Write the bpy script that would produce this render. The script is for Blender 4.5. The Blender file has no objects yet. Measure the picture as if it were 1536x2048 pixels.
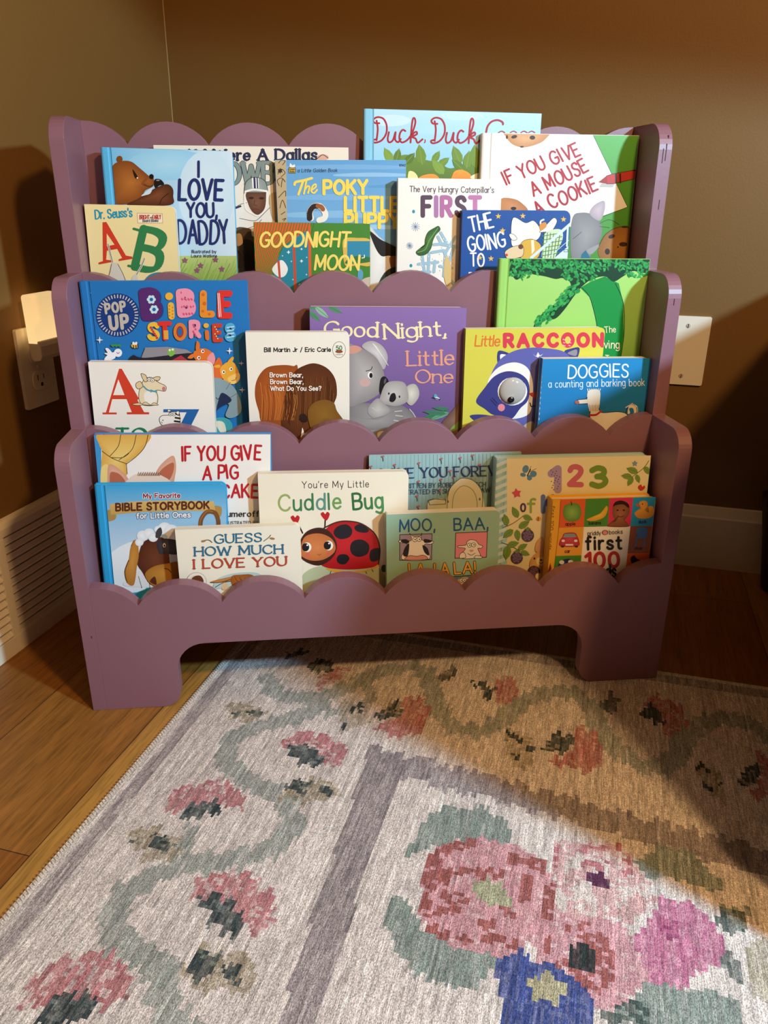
import bpy, bmesh, math, random
import numpy as np
from mathutils import Vector, Matrix
from mathutils.geometry import tessellate_polygon

random.seed(7)
rng = np.random.default_rng(11)
scene = bpy.context.scene
COL = scene.collection
PI = math.pi

# ------------------------------------------------------------------ camera
PHI = 0.37621                       # the shelf stands turned by this angle in the corner
CAM = (0.23484, -0.86441, 0.62756)
CYAW, CPITCH, CROLL, FPX = -0.10737 + PHI, -0.38373, 0.00814, 1576.44


def camera_axes():
    cy, sy, cp, sp = math.cos(CYAW), math.sin(CYAW), math.cos(CPITCH), math.sin(CPITCH)
    f = Vector((-sy * cp, cy * cp, sp))
    r = Vector((cy, sy, 0))
    u = r.cross(f)
    c, s = math.cos(CROLL), math.sin(CROLL)
    return r * c + u * s, u * c - r * s, f


RT, UP, FW = camera_axes()
cd = bpy.data.cameras.new('camera')
cam = bpy.data.objects.new('camera', cd)
COL.objects.link(cam)
cam.matrix_world = Matrix(((RT.x, UP.x, -FW.x, CAM[0]), (RT.y, UP.y, -FW.y, CAM[1]), (RT.z, UP.z, -FW.z, CAM[2]), (0, 0, 0, 1)))
cd.sensor_fit = 'VERTICAL'
cd.sensor_height = 36.0
cd.lens = FPX / 2048 * 36.0
cd.clip_start = 0.01
scene.camera = cam

# ------------------------------------------------------------------ light and exposure
scene.view_settings.view_transform = 'Standard'
scene.view_settings.look = 'None'
scene.view_settings.gamma = 1
scene.view_settings.use_curve_mapping = False
scene.view_settings.exposure = 0.0
w = bpy.data.worlds.new('dim_room')
scene.world = w
w.use_nodes = True
w.node_tree.nodes['Background'].inputs[0].default_value = (1.0, 0.75, 0.6, 1)
w.node_tree.nodes['Background'].inputs[1].default_value = 0.008


def lamp(name, loc, power, color, radius):
    l = bpy.data.lights.new(name, 'POINT')
    l.energy, l.color, l.shadow_soft_size = power, color, radius
    o = bpy.data.objects.new(name, l)
    o.location = loc
    COL.objects.link(o)
    return o


lamp('warm_lamp_light', (0.865, -0.84, 1.42), 62.0, (1.0, 0.60, 0.25), 0.055)
# a task lamp whose shade keeps its cooler light off the upper part of the back wall
sl = bpy.data.lights.new('task_lamp_light', 'SPOT')
sl.energy, sl.color, sl.shadow_soft_size = 150.0, (0.47, 0.77, 1.0), 0.05
sl.spot_size, sl.spot_blend = math.radians(161), 0.05
so = bpy.data.objects.new('task_lamp_light', sl)
so.location = (1.337, -0.697, 1.161)
aim = Vector((-math.cos(math.radians(-71)) * math.cos(math.radians(-45)), math.cos(math.radians(-71)) * math.sin(math.radians(-45)), math.sin(math.radians(-71))))
so.rotation_euler = aim.to_track_quat('-Z', 'Y').to_euler()
COL.objects.link(so)

# ------------------------------------------------------------------ helpers


def lin(h):
    h = h.lstrip('#')
    if len(h) == 3:
        h = ''.join(c * 2 for c in h)
    v = [int(h[i:i + 2], 16) / 255 for i in (0, 2, 4)]
    return tuple(c / 12.92 if c <= 0.04045 else ((c + 0.055) / 1.055) ** 2.4 for c in v)


def new_mat(name):
    m = bpy.data.materials.new(name)
    m.use_nodes = True
    nt = m.node_tree
    return m, nt, nt.nodes['Principled BSDF']


def nd(nt, typ, **kw):
    n = nt.nodes.new(typ)
    for k, v in kw.items():
        if k.startswith('i_'):
            n.inputs[k[2:].replace('_', ' ')].default_value = v
        else:
            setattr(n, k, v)
    return n


def noisy(name, col, rough=0.5, var=0.06, scale=40.0, bump=0.0, bscale=200.0, spec=0.5, coat=0.0):
    """a paint-like material: base colour with a little noise and an optional fine bump"""
    m, nt, b = new_mat(name)
    c = lin(col) if isinstance(col, str) else col
    tc = nd(nt, 'ShaderNodeTexCoord')
    nz = nd(nt, 'ShaderNodeTexNoise', i_Scale=scale, i_Detail=4.0)
    nt.links.new(tc.outputs['Object'], nz.inputs['Vector'])
    mp = nd(nt, 'ShaderNodeMapRange')
    mp.inputs[3].default_value, mp.inputs[4].default_value = 1 - var, 1 + var
    nt.links.new(nz.outputs[0], mp.inputs[0])
    hs = nd(nt, 'ShaderNodeHueSaturation')
    hs.inputs['Color'].default_value = (*c, 1)
    nt.links.new(mp.outputs[0], hs.inputs['Value'])
    nt.links.new(hs.outputs[0], b.inputs['Base Color'])
    b.inputs['Roughness'].default_value = rough
    b.inputs['Specular IOR Level'].default_value = spec
    b.inputs['Coat Weight'].default_value = coat
    if bump:
        n2 = nd(nt, 'ShaderNodeTexNoise', i_Scale=bscale, i_Detail=3.0)
        nt.links.new(tc.outputs['Object'], n2.inputs['Vector'])
        bp = nd(nt, 'ShaderNodeBump', i_Strength=bump, i_Distance=0.001)
        nt.links.new(n2.outputs[0], bp.inputs['Height'])
        nt.links.new(bp.outputs[0], b.inputs['Normal'])
    return m


class MB:
    """collects shapes; build() links them as ONE mesh object"""

    def __init__(self):
        self.v, self.f = [], []

    def add(self, vs, fs):
        o = len(self.v)
        self.v += [tuple(p) for p in vs]
        self.f += [tuple(i + o for i in q) for q in fs]
        return self

    def box(self, x0, x1, y0, y1, z0, z1, M=None):
        vs = [Vector((x, y, z)) for z in (z0, z1) for y in (y0, y1) for x in (x0, x1)]
        if M is not None:
            vs = [M @ v for v in vs]
        return self.add(vs, [(0, 2, 3, 1), (4, 5, 7, 6), (0, 1, 5, 4), (2, 6, 7, 3), (0, 4, 6, 2), (1, 3, 7, 5)])

    def prism(self, pts, t0, t1, plane='xz', M=None):
        """outline (list of 2D points) pushed from t0 to t1 along the missing axis"""
        put = {'xz': lambda a, b, t: (a, t, b), 'yz': lambda a, b, t: (t, a, b), 'xy': lambda a, b, t: (a, b, t)}[plane]
        n = len(pts)
        vs = [Vector(put(a, b, t)) for t in (t0, t1) for a, b in pts]
        if M is not None:
            vs = [M @ v for v in vs]
        tri = tessellate_polygon([[Vector((a, b, 0)) for a, b in pts]])
        fs = [tuple(t) for t in tri] + [tuple(i + n for i in reversed(t)) for t in tri]
        fs += [(i, (i + 1) % n, (i + 1) % n + n, i + n) for i in range(n)]
        return self.add(vs, fs)

    def tube(self, pts, r, n=10, caps=True):
        P = [Vector(p) for p in pts]
        rr = r if isinstance(r, (list, tuple)) else [r] * len(P)
        vs, fs = [], []
        ref = None
        for i, p in enumerate(P):
            d = (P[min(i + 1, len(P) - 1)] - P[max(i - 1, 0)]).normalized()
            if ref is None:
                ref = d.orthogonal().normalized()
            a = (ref - d * ref.dot(d)).normalized()
            ref = a
            b = d.cross(a)
            vs += [p + (a * math.cos(2 * PI * k / n) + b * math.sin(2 * PI * k / n)) * rr[i] for k in range(n)]
        for i in range(len(P) - 1):
            fs += [(i * n + k, i * n + (k + 1) % n, (i + 1) * n + (k + 1) % n, (i + 1) * n + k) for k in range(n)]
        if caps:
            fs += [tuple(reversed(range(n))), tuple(range((len(P) - 1) * n, len(P) * n))]
        return self.add(vs, fs)

    def lathe(self, prof, n=24, M=None):
        """profile (radius, height) spun about z"""
        vs, fs = [], []
        for r, z in prof:
            vs += [Vector((r * math.cos(2 * PI * k / n), r * math.sin(2 * PI * k / n), z)) for k in range(n)]
        if M is not None:
            vs = [M @ v for v in vs]
        for i in range(len(prof) - 1):
            fs += [(i * n + k, i * n + (k + 1) % n, (i + 1) * n + (k + 1) % n, (i + 1) * n + k) for k in range(n)]
        fs += [tuple(reversed(range(n))), tuple(range((len(prof) - 1) * n, len(prof) * n))]
        return self.add(vs, fs)

    def build(self, name, mat, parent=None, bevel=0, smooth=False, seg=2):
        me = bpy.data.meshes.new(name)
        me.from_pydata([tuple(p) for p in self.v], [], self.f)
        bm = bmesh.new()
        bm.from_mesh(me)
        bmesh.ops.recalc_face_normals(bm, faces=bm.faces)
        bm.to_mesh(me)
        bm.free()
        if mat is not None:
            me.materials.append(mat)
        o = bpy.data.objects.new(name, me)
        COL.objects.link(o)
        if parent is not None:
            o.parent = parent
        if smooth:
            me.shade_smooth()
        if bevel:
            b = o.modifiers.new('edge', 'BEVEL')
            b.width, b.segments, b.limit_method, b.angle_limit = bevel, seg, 'ANGLE', 0.7
            b.harden_normals = False
        return o


def tag(o, label=None, cat=None, group=None, kind=None):
    for k, v in (('label', label), ('category', cat), ('group', group), ('kind', kind)):
        if v:
            o[k] = v
    return o


def empty(name, M=None, loc=None):
    o = bpy.data.objects.new(name, None)
    COL.objects.link(o)
    o.empty_display_size = 0.05
    if M is not None:
        o.matrix_world = M
    if loc is not None:
        o.location = loc
    return o


def arc(cx, cy, r, a0, a1, n=8):
    return [(cx + r * math.cos(math.radians(a0 + (a1 - a0) * k / n)), cy + r * math.sin(math.radians(a0 + (a1 - a0) * k / n))) for k in range(n + 1)]


def rrect(x0, x1, y0, y1, r, n=6):
    """rounded rectangle; r is one radius or (bottom-left, bottom-right, top-right, top-left)"""
    a, b, c, d = r if isinstance(r, (tuple, list)) else (r,) * 4
    out = []
    for cx, cy, q, s in ((x0, y0, a, 180), (x1, y0, b, 270), (x1, y1, c, 0), (x0, y1, d, 90)):
        if q <= 0:
            out.append((cx, cy))
        else:
            ox = cx + q if cx == x0 else cx - q
            oy = cy + q if cy == y0 else cy - q
            out += arc(ox, oy, q, s, s + 90, n)
    return out


# ------------------------------------------------------------------ the room
XL, YB = -0.5564, 0.5539            # left wall and back wall planes
XR, YF, ZC = 4.2, -4.0, 2.6


def wall_material():
    m, nt, b = new_mat('mustard_wall_paint')
    tc = nd(nt, 'ShaderNodeTexCoord')
    n1 = nd(nt, 'ShaderNodeTexNoise', i_Scale=3.0, i_Detail=3.0)
    n2 = nd(nt, 'ShaderNodeTexNoise', i_Scale=260.0, i_Detail=2.0)
    for n in (n1, n2):
        nt.links.new(tc.outputs['Object'], n.inputs['Vector'])
    mx = nd(nt, 'ShaderNodeMix', data_type='RGBA')
    mx.inputs[6].default_value = (*lin('705023'), 1)
    mx.inputs[7].default_value = (*lin('775529'), 1)
    nt.links.new(n1.outputs[0], mx.inputs[0])
    nt.links.new(mx.outputs[2], b.inputs['Base Color'])
    b.inputs['Roughness'].default_value = 0.55
    b.inputs['Specular IOR Level'].default_value = 0.35
    bp = nd(nt, 'ShaderNodeBump', i_Strength=0.25, i_Distance=0.0006)
    nt.links.new(n2.outputs[0], bp.inputs['Height'])
    nt.links.new(bp.outputs[0], b.inputs['Normal'])
    return m


def floor_material():
    m, nt, b = new_mat('oak_floor_boards')
    tc = nd(nt, 'ShaderNodeTexCoord')
    sep = nd(nt, 'ShaderNodeSeparateXYZ')
    nt.links.new(tc.outputs['Object'], sep.inputs[0])
    # boards run along y: swap axes so the brick rows follow y, seams at x = -0.2725 and -0.4300
    mx_ = nd(nt, 'ShaderNodeMath', operation='ADD')
    mx_.inputs[1].default_value = 0.2725 + 0.1575 * 20
    nt.links.new(sep.outputs[0], mx_.inputs[0])
    my_ = nd(nt, 'ShaderNodeMath', operation='ADD')
    my_.inputs[1].default_value = 10.37
    nt.links.new(sep.outputs[1], my_.inputs[0])
    cb = nd(nt, 'ShaderNodeCombineXYZ')
    nt.links.new(my_.outputs[0], cb.inputs[0])
    nt.links.new(mx_.outputs[0], cb.inputs[1])
    br = nd(nt, 'ShaderNodeTexBrick', offset=0.37, offset_frequency=2, squash=1.0)
    br.inputs['Color1'].default_value = (*lin('8a5420'), 1)
    br.inputs['Color2'].default_value = (*lin('b0813c'), 1)
    br.inputs['Mortar'].default_value = (*lin('3c2410'), 1)
    br.inputs['Scale'].default_value = 1.0
    br.inputs['Mortar Size'].default_value = 0.0006
    br.inputs['Mortar Smooth'].default_value = 0.1
    br.inputs['Brick Width'].default_value = 1.25
    br.inputs['Row Height'].default_value = 0.1575
    nt.links.new(cb.outputs[0], br.inputs['Vector'])
    mp = nd(nt, 'ShaderNodeMapping')
    mp.inputs['Scale'].default_value = (1.0, 0.06, 1.0)
    nt.links.new(tc.outputs['Object'], mp.inputs[0])
    g1 = nd(nt, 'ShaderNodeTexNoise', i_Scale=70.0, i_Detail=8.0, i_Roughness=0.65, i_Distortion=1.2)
    g2 = nd(nt, 'ShaderNodeTexNoise', i_Scale=420.0, i_Detail=3.0)
    for g in (g1, g2):
        nt.links.new(mp.outputs[0], g.inputs['Vector'])
    r1 = nd(nt, 'ShaderNodeMapRange')
    r1.inputs[1].default_value, r1.inputs[2].default_value = 0.3, 0.7
    r1.inputs[3].default_value, r1.inputs[4].default_value = 0.62, 1.22
    nt.links.new(g1.outputs[0], r1.inputs[0])
    r2 = nd(nt, 'ShaderNodeMapRange')
    r2.inputs[1].default_value, r2.inputs[2].default_value = 0.35, 0.5
    r2.inputs[3].default_value, r2.inputs[4].default_value = 0.72, 1.0
    nt.links.new(g2.outputs[0], r2.inputs[0])
    mul = nd(nt, 'ShaderNodeMath', operation='MULTIPLY')
    nt.links.new(r1.outputs[0], mul.inputs[0])
    nt.links.new(r2.outputs[0], mul.inputs[1])
    hs = nd(nt, 'ShaderNodeHueSaturation')
    nt.links.new(br.outputs['Color'], hs.inputs['Color'])
    nt.links.new(mul.outputs[0], hs.inputs['Value'])
    nt.links.new(hs.outputs[0], b.inputs['Base Color'])
    b.inputs['Roughness'].default_value = 0.42
    b.inputs['Specular IOR Level'].default_value = 0.4
    bp = nd(nt, 'ShaderNodeBump', i_Strength=0.3, i_Distance=0.0008)
    nt.links.new(g1.outputs[0], bp.inputs['Height'])
    nt.links.new(bp.outputs[0], b.inputs['Normal'])
    return m


M_WALL = wall_material()
M_FLOOR = floor_material()
M_TRIM = noisy('white_trim_paint', 'e2d8c6', 0.45, 0.03)
M_CEIL = noisy('ceiling_paint', 'd8d0c4', 0.8, 0.03)
T = 0.1
for nm, b, m in (('floor', (XL - T, XR + T, YF - T, YB + T, -T, 0), M_FLOOR), ('ceiling', (XL - T, XR + T, YF - T, YB + T, ZC, ZC + T), M_CEIL),
                 ('wall_left', (XL - T, XL, YF - T, YB + T, 0, ZC), M_WALL), ('wall_right', (XR, XR + T, YF - T, YB + T, 0, ZC), M_WALL),
                 ('wall_back', (XL, XR, YB, YB + T, 0, ZC), M_WALL), ('wall_front', (XL, XR, YF - T, YF, 0, ZC), M_WALL)):
    tag(MB().box(*b).build(nm, m), kind='structure')


def baseboard_profile(h, t):
    return [(0, 0), (t, 0), (t, h - 0.020), (t - 0.002, h - 0.017), (t * 0.45, h - 0.001), (t * 0.3, h), (0, h)]


prof = baseboard_profile(0.1155, 0.013)
tag(MB().prism([(YB - a, z) for a, z in prof], XL + 0.013, XR, 'yz').build('baseboard_back', M_TRIM), kind='structure')
GRY0, GRY1 = -0.42, 0.36            # the return-air grille takes this stretch of the left wall
tag(MB().prism([(XL + a, z) for a, z in prof], YF, GRY0, 'xz').build('baseboard_left', M_TRIM), kind='structure')
tag(MB().prism([(XL + a, z) for a, z in prof], GRY1, YB - 0.013, 'xz').build('baseboard_left_corner', M_TRIM), kind='structure')

tag(MB().tube([(XL + 0.0004, YB - 0.0004, 0.116), (XL + 0.0004, YB - 0.0004, ZC)], 0.0009, 8).build('trim_1', noisy('corner_caulk', 'a08a62', 0.5, 0.05)), kind='structure')

# return-air grille along the foot of the left wall
gr = empty('return_air_grille', loc=(XL, 0, 0))
tag(gr, 'white louvred return air grille along the foot of the left wall', 'grille')
f = MB()
gx = 0.013
f.prism([(0, 0.178), (gx, 0.178), (gx, 0.190), (gx - 0.003, 0.196), (0.006, 0.1985), (0, 0.2)], GRY0, GRY1, 'xz')
f.box(0, gx, GRY0, GRY1, 0, 0.0275)
for a, b in ((GRY0, GRY0 + 0.02), (-0.0525, -0.037), (GRY1 - 0.02, GRY1)):
    f.box(0, gx, a, b, 0.0275, 0.178)
f.build('frame', M_TRIM, gr, bevel=0.0008)
MB().box(0.0002, 0.0012, GRY0 + 0.01, GRY1 - 0.01, 0.02, 0.19).build('duct_opening', noisy('dark_duct', '140d08', 0.9), gr)
for side, (a, b) in enumerate(((-0.037, GRY1 - 0.02), (GRY0 + 0.02, -0.0525))):
    l = MB()
    for k in range(12):
        z = 0.0275 + 0.0125 * (k + 0.5)
        if side == 0:
            l.prism([(gx - 0.0005, z - 0.0058), (gx - 0.0005, z - 0.0046), (gx - 0.006, z + 0.0062), (gx - 0.0085, z + 0.0062), (gx - 0.004, z - 0.0058)], a, b, 'xz')
            l.box(gx - 0.003, gx - 0.001, a, b, z - 0.0058, z + 0.0044)
        else:
            l.prism([(gx + 0.0006, z - 0.0040), (gx + 0.0006, z - 0.0026), (gx - 0.0058, z + 0.0062), (gx - 0.0074, z + 0.0056)], a, b, 'xz')
    l.build('louver_bank', M_TRIM, gr)

# ------------------------------------------------------------------ the bookshelf
MS = Matrix.Translation((0, 0, 0.0015)) @ Matrix.Rotation(PHI, 4, 'Z') @ Matrix.Rotation(-0.004, 4, 'Y')
HW, TH = 0.382, 0.0175
D1, D2, DB = 0.0847, 0.1666, 0.2566
STEP = 0.1778
FLOORS = [0.110, 0.110 + STEP, 0.110 + 2 * STEP]


def shelf_material():
    m, nt, b = new_mat('mauve_painted_plywood')
    tc = nd(nt, 'ShaderNodeTexCoord')
    n1 = nd(nt, 'ShaderNodeTexNoise', i_Scale=9.0, i_Detail=5.0)
    nt.links.new(tc.outputs['Object'], n1.inputs['Vector'])
    mx = nd(nt, 'ShaderNodeMix', data_type='RGBA')
    mx.inputs[6].default_value = (*lin('815964'), 1)
    mx.inputs[7].default_value = (*lin('8b616d'), 1)
    nt.links.new(n1.outputs[0], mx.inputs[0])
    nt.links.new(mx.outputs[2], b.inputs['Base Color'])
    b.inputs['Roughness'].default_value = 0.42
    n2 = nd(nt, 'ShaderNodeTexNoise', i_Scale=140.0, i_Detail=3.0)
    nt.links.new(tc.outputs['Object'], n2.inputs['Vector'])
    bp = nd(nt, 'ShaderNodeBump', i_Strength=0.12, i_Distance=0.0008)
    nt.links.new(n2.outputs[0], bp.inputs['Height'])
    nt.links.new(bp.outputs[0], b.inputs['Normal'])
    return m


M_SHELF = shelf_material()
M_CRACK = noisy('dark_ply_crack', '3a2228', 0.8)
shelf = empty('book_display_shelf', MS)
tag(shelf, 'mauve painted three tier wooden book display shelf with scalloped edges standing in the corner', 'bookshelf')


def scallops(ztop, inner):
    """scalloped top edge from right to left: six whole scallops and two part ones"""
    p, sag = 0.10301, 0.0270
    R = ((p / 2) ** 2 + sag ** 2) / (2 * sag)
    half = math.degrees(math.asin(p / 2 / R))
    pts = []
    for k in range(7, -1, -1):
        cx = -0.30903 + (k - 0.5) * p
        for q in range(15):
            a = math.radians(90 - half + 2 * half * q / 14)
            x, z = cx + R * math.cos(a), ztop - R + R * math.sin(a)
            if -inner <= x <= inner and not (pts and abs(pts[-1][0] - x) < 1e-6):
                if not pts and x < inner - 1e-4:
                    pts.append((inner, ztop - R + math.sqrt(max(R * R - (inner - cx) ** 2, 0))))
                pts.append((x, z))
    x, z = pts[-1]
    cx = -0.30903 - 0.5 * p
    pts.append((-inner, ztop - R + math.sqrt(max(R * R - (inner + cx) ** 2, 0))))
    return pts


INN = HW - TH
za = 0.0925
r1 = 0.036
front = scallops(0.1775, INN)
front += [(-INN, 0)] + arc(-0.2685 - 0.022, 0.022, 0.022, 270, 360, 8) + list(reversed(arc(-0.2685 + r1, za - r1, r1, 90, 180, 8))) + \
         list(reversed(arc(0.2685 - r1, za - r1, r1, 0, 90, 8))) + arc(0.2685 + 0.022, 0.022, 0.022, 180, 270, 8) + [(INN, 0)]
MB().prism(front, 0, TH, 'xz').build('front_panel', M_SHELF, shelf, bevel=0.0015)
for y, z0, zt in ((D1, FLOORS[0] - 0.0125, 0.1775 + STEP), (D2, FLOORS[1] - 0.0125, 0.1775 + 2 * STEP)):
    MB().prism(scallops(zt, INN) + [(-INN, z0), (INN, z0)], y, y + TH, 'xz').build('pocket_panel', M_SHELF, shelf, bevel=0.0012)
MB().prism(scallops(0.1775 + 3 * STEP, INN) + [(-INN, FLOORS[2] - 0.0125), (INN, FLOORS[2] - 0.0125)], DB, DB + TH, 'xz').build('back_panel', M_SHELF, shelf, bevel=0.0012)
for z, ya, yb in ((FLOORS[0], TH, D1), (FLOORS[1], D1 + TH, D2), (FLOORS[2], D2 + TH, DB)):
    MB().box(-INN, INN, ya, yb, z - 0.0125, z).build('pocket_bottom', M_SHELF, shelf)
side = [(0, 0)]
for k, (y, yn, r) in enumerate(((0, D1, 0.026), (D1, D2, 0.028), (D2, DB + TH, 0.032))):
    zt = (k + 2) * STEP
    side += list(reversed(arc(y + r, zt - r, r, 90, 180, 8))) + [(yn, zt)]
side += [(DB + TH, 0)]
for s in (-1, 1):
    MB().prism(side, s * HW, s * (HW - TH), 'yz').build('side_panel', M_SHELF, shelf, bevel=0.0018)
# small splits in the plywood edge of the right side panel and a chip in the left one
for x, z, h, w_, y in ((0.3705, 0.672, 0.017, 0.0005, D2), (0.3742, 0.676, 0.020, 0.0005, D2), (0.3765, 0.690, 0.012, 0.0005, D2 + 0.003), (0.3735, 0.614, 0.012, 0.0005, D2), (0.3728, 0.501, 0.008, 0.0006, D1)):
    MB().box(x - w_, x + w_, y - 0.0002, y + 0.002, z - h / 2, z + h / 2).build('edge_crack', M_CRACK, shelf)
MB().box(-0.3705, -0.3695, -0.0002, 0.002, 0.1080, 0.1110).build('edge_chip', M_CRACK, shelf)

# ------------------------------------------------------------------ from a photo point to the surface it shows


def ray(px, py):
    return FW + RT * ((px - 768) / FPX) - UP * ((py - 1024) / FPX)


def on_plane(px, py, point, normal):
    d = ray(px, py)
    c = Vector(CAM)
    return c + d * ((Vector(point) - c).dot(normal) / d.dot(normal))


# ------------------------------------------------------------------ the rug
RUG_H = 0.0022
RX0, RX1, RY0, RY1 = -0.2465, 1.06, -0.80, 0.1605
DX, DY = 0.0028, 0.0040
NX, NY = int((RX1 - RX0) / DX), int((RY1 - RY0) / DY)
gx_ = RX0 + (np.arange(NX) + 0.5) * DX
gy_ = RY0 + (np.arange(NY) + 0.5) * DY
GX, GY = np.meshgrid(gx_, gy_)
# the pattern is woven in small blocks whose ends slip a little along the threads
QX = (np.floor(GX / 0.0056) + 0.5) * 0.0056
slip = np.repeat(rng.uniform(-0.0065, 0.0065, NX // 2 + 1), 2)[:NX]
fine = rng.uniform(-0.0025, 0.0025, NX)
FIELD = np.where((GX > 0.075) & (GY < -0.175), 0.35, 1.0)      # the middle field is woven more exactly than the border
GYs = GY + (slip[None, :] + fine[None, :]) * FIELD
QY = (np.floor(GYs / 0.0045) + 0.5) * 0.0045


def srgb(h):
    return np.array(lin(h))


rug = np.zeros((NY, NX, 3)) + srgb('dacfc9')
WORN = np.repeat(rng.random((NY // 6 + 1, NX)), 6, axis=0)[:NY] * 0.7 + 0.3 * rng.random((NY, NX))
BLK = rng.random((4000, 4000))
bi = (np.floor((QX + 2) / 0.0056).astype(int)) % 4000
bj = (np.floor((QY + 2) / 0.0045).astype(int)) % 4000
BH = BLK[bj, bi]


def inside(poly):
    m = np.zeros(GX.shape, bool)
    n = len(poly)
    for i in range(n):
        x0, y0 = poly[i]
        x1, y1 = poly[(i + 1) % n]
        if y0 == y1:
            continue
        c = ((QY >= min(y0, y1)) & (QY < max(y0, y1)))
        m ^= c & (QX < x0 + (QY - y0) * (x1 - x0) / (y1 - y0))
    return m


def rp(v, pts):
    """points read in one enlarged view of the photo (origin and scale) laid on the rug"""
    ox, oy, s = v
    return [tuple(on_plane(ox + a / s, oy + b / s, (0, 0, RUG_H), Vector((0, 0, 1))))[:2] for a, b in pts]


def ink(mask, col, keep=1.0, col2=None, mix=0.0):
    a = (np.clip(0.42 + 0.70 * keep - (1.25 - keep) * WORN, 0.0, 1.0) * mask)[:, :, None]
    c = np.zeros(rug.shape) + srgb(col)
    if col2 is not None:
        c[BH < mix] = srgb(col2)
    rug[:] = rug * (1 - a) + c * a


def blot(v, pts, col, keep=0.93, col2=None, mix=0.0):
    ink(inside(rp(v, pts)), col, keep, col2, mix)


def vine(v, pts, wid, col, keep=0.8):
    P = rp(v, pts)
    m = np.zeros(GX.shape, bool)
    for (x0, y0), (x1, y1) in zip(P, P[1:]):
        dx, dy = x1 - x0, y1 - y0
        t = np.clip(((QX - x0) * dx + (QY - y0) * dy) / (dx * dx + dy * dy + 1e-12), 0, 1)
        m |= (QX - x0 - t * dx) ** 2 + (QY - y0 - t * dy) ** 2 < (wid / 2) ** 2
    ink(m, col, keep)


BAND, VINE, PINK, TEAL, OLIVE = '8f8487', '939b95', 'b9777c', '3c494b', 'a0927a'
RA, RB, RC, RD = (0, 1350, 2.0), (400, 1300, 2.56), (1000, 1300, 2.866), (760, 1560, 1.979)
ink((GX > RX0 + 0.014) & (GX < RX0 + 0.032) & (GY < RY1 - 0.012), BAND, 0.7)
ink((GY > RY1 - 0.030) & (GY < RY1 - 0.010) & (GX > RX0 + 0.014), BAND, 0.7)
ink(inside([(0.012, -0.112), (0.060, -0.118), (0.067, -0.46), (0.078, -0.9), (0.052, -0.9), (0.038, -0.46)]), BAND, 0.85)
ink(inside([(0.012, -0.112), (0.20, -0.128), (0.4362, -0.155), (1.2, -0.235), (1.2, -0.285), (0.3113, -0.178), (0.1776, -0.163), (0.060, -0.158)]), BAND, 0.85)
vine(RA, [(1300, 130), (1130, 185), (1000, 210), (915, 265), (905, 340), (980, 420), (1060, 450), (1150, 520), (1170, 600), (1110, 690), (980, 730), (850, 745), (720, 765), (600, 805), (500, 865), (460, 950), (460, 1030), (520, 1100), (620, 1150), (660, 1200), (640, 1290), (700, 1390), (760, 1500)], 0.026, VINE)
vine(RA, [(740, 660), (740, 720), (770, 600)], 0.012, VINE)
vine(RB, [(350, 150), (380, 200), (450, 240), (580, 250), (700, 215), (800, 170), (900, 120), (1000, 95), (1120, 90), (1170, 130), (1190, 230), (1230, 330), (1290, 400), (1400, 420), (1500, 400)], 0.027, VINE)
vine(RB, [(850, 180), (880, 260), (800, 300), (660, 330)], 0.014, VINE)
vine(RC, [(-40, 440), (20, 400), (80, 330), (180, 270), (300, 235), (430, 250), (520, 320), (560, 420), (620, 520), (700, 600), (800, 650), (930, 680), (1010, 620), (1040, 540), (1120, 450), (1220, 410), (1340, 395), (1440, 430), (1536, 490), (1650, 600)], 0.028, VINE)
for pk, dk in (([(1120, 260), (1200, 230), (1310, 240), (1380, 290), (1385, 340), (1330, 390), (1300, 340), (1240, 300), (1160, 290)], [(1150, 285), (1240, 285), (1300, 340), (1270, 372), (1200, 362), (1150, 312)]),
               ([(640, 550), (700, 460), (790, 430), (880, 405), (965, 470), (975, 535), (900, 530), (850, 500), (760, 520), (680, 550)], [(715, 582), (760, 515), (850, 497), (905, 540), (830, 562), (760, 562)]),
               ([(770, 870), (800, 800), (900, 790), (1000, 800), (1080, 880), (1105, 1000), (1000, 1065), (980, 980), (900, 900), (800, 890)], [(790, 885), (900, 885), (975, 970), (955, 1045), (900, 1035), (830, 985)]),
               ([(50, 1350), (130, 1220), (250, 1120), (420, 1100), (515, 1180), (515, 1280), (420, 1345), (380, 1300), (280, 1270), (180, 1300)], [(150, 1395), (200, 1290), (290, 1262), (400, 1290), (330, 1385), (250, 1400)])):
    blot(RA, pk, PINK, 0.88, 'd0b3b2', 0.22)
    blot(RA, dk, TEAL, 0.95, '66706f', 0.25)
for ol, dks in (([(900, 112), (1000, 108), (1072, 150), (1000, 188), (920, 172)], [[(975, 122), (1062, 148), (1020, 170)], [(925, 150), (965, 150), (950, 166)]]),
                ([(1130, 440), (1250, 410), (1372, 460), (1300, 512), (1200, 517), (1120, 490)], [[(1140, 430), (1230, 418), (1240, 472), (1150, 462)], [(1270, 460), (1335, 460), (1300, 507)], [(1175, 480), (1215, 480), (1200, 505)]]),
                ([(508, 620), (620, 608), (722, 650), (722, 722), (600, 742), (520, 690)], [[(590, 662), (650, 628), (712, 680), (650, 704)], [(515, 660), (560, 655), (530, 690)]]),
                ([(718, 1190), (800, 1078), (900, 1108), (1055, 1180), (1020, 1242), (930, 1292), (780, 1262)], [[(738, 1182), (790, 1108), (884, 1130), (850, 1202), (780, 1235)], [(880, 1168), (944, 1190), (955, 1262), (888, 1232)], [(770, 1215), (815, 1215), (800, 1250)]])):
    blot(RA, ol, OLIVE, 0.85, 'bfb5a2', 0.25)
    for q in dks:
        blot(RA, q, TEAL, 0.92, '6f766c', 0.2)
blot(RB, [(690, 85), (770, 100), (700, 165), (610, 195), (600, 150)], PINK, 0.85, 'd0b3b2', 0.2)
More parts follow.
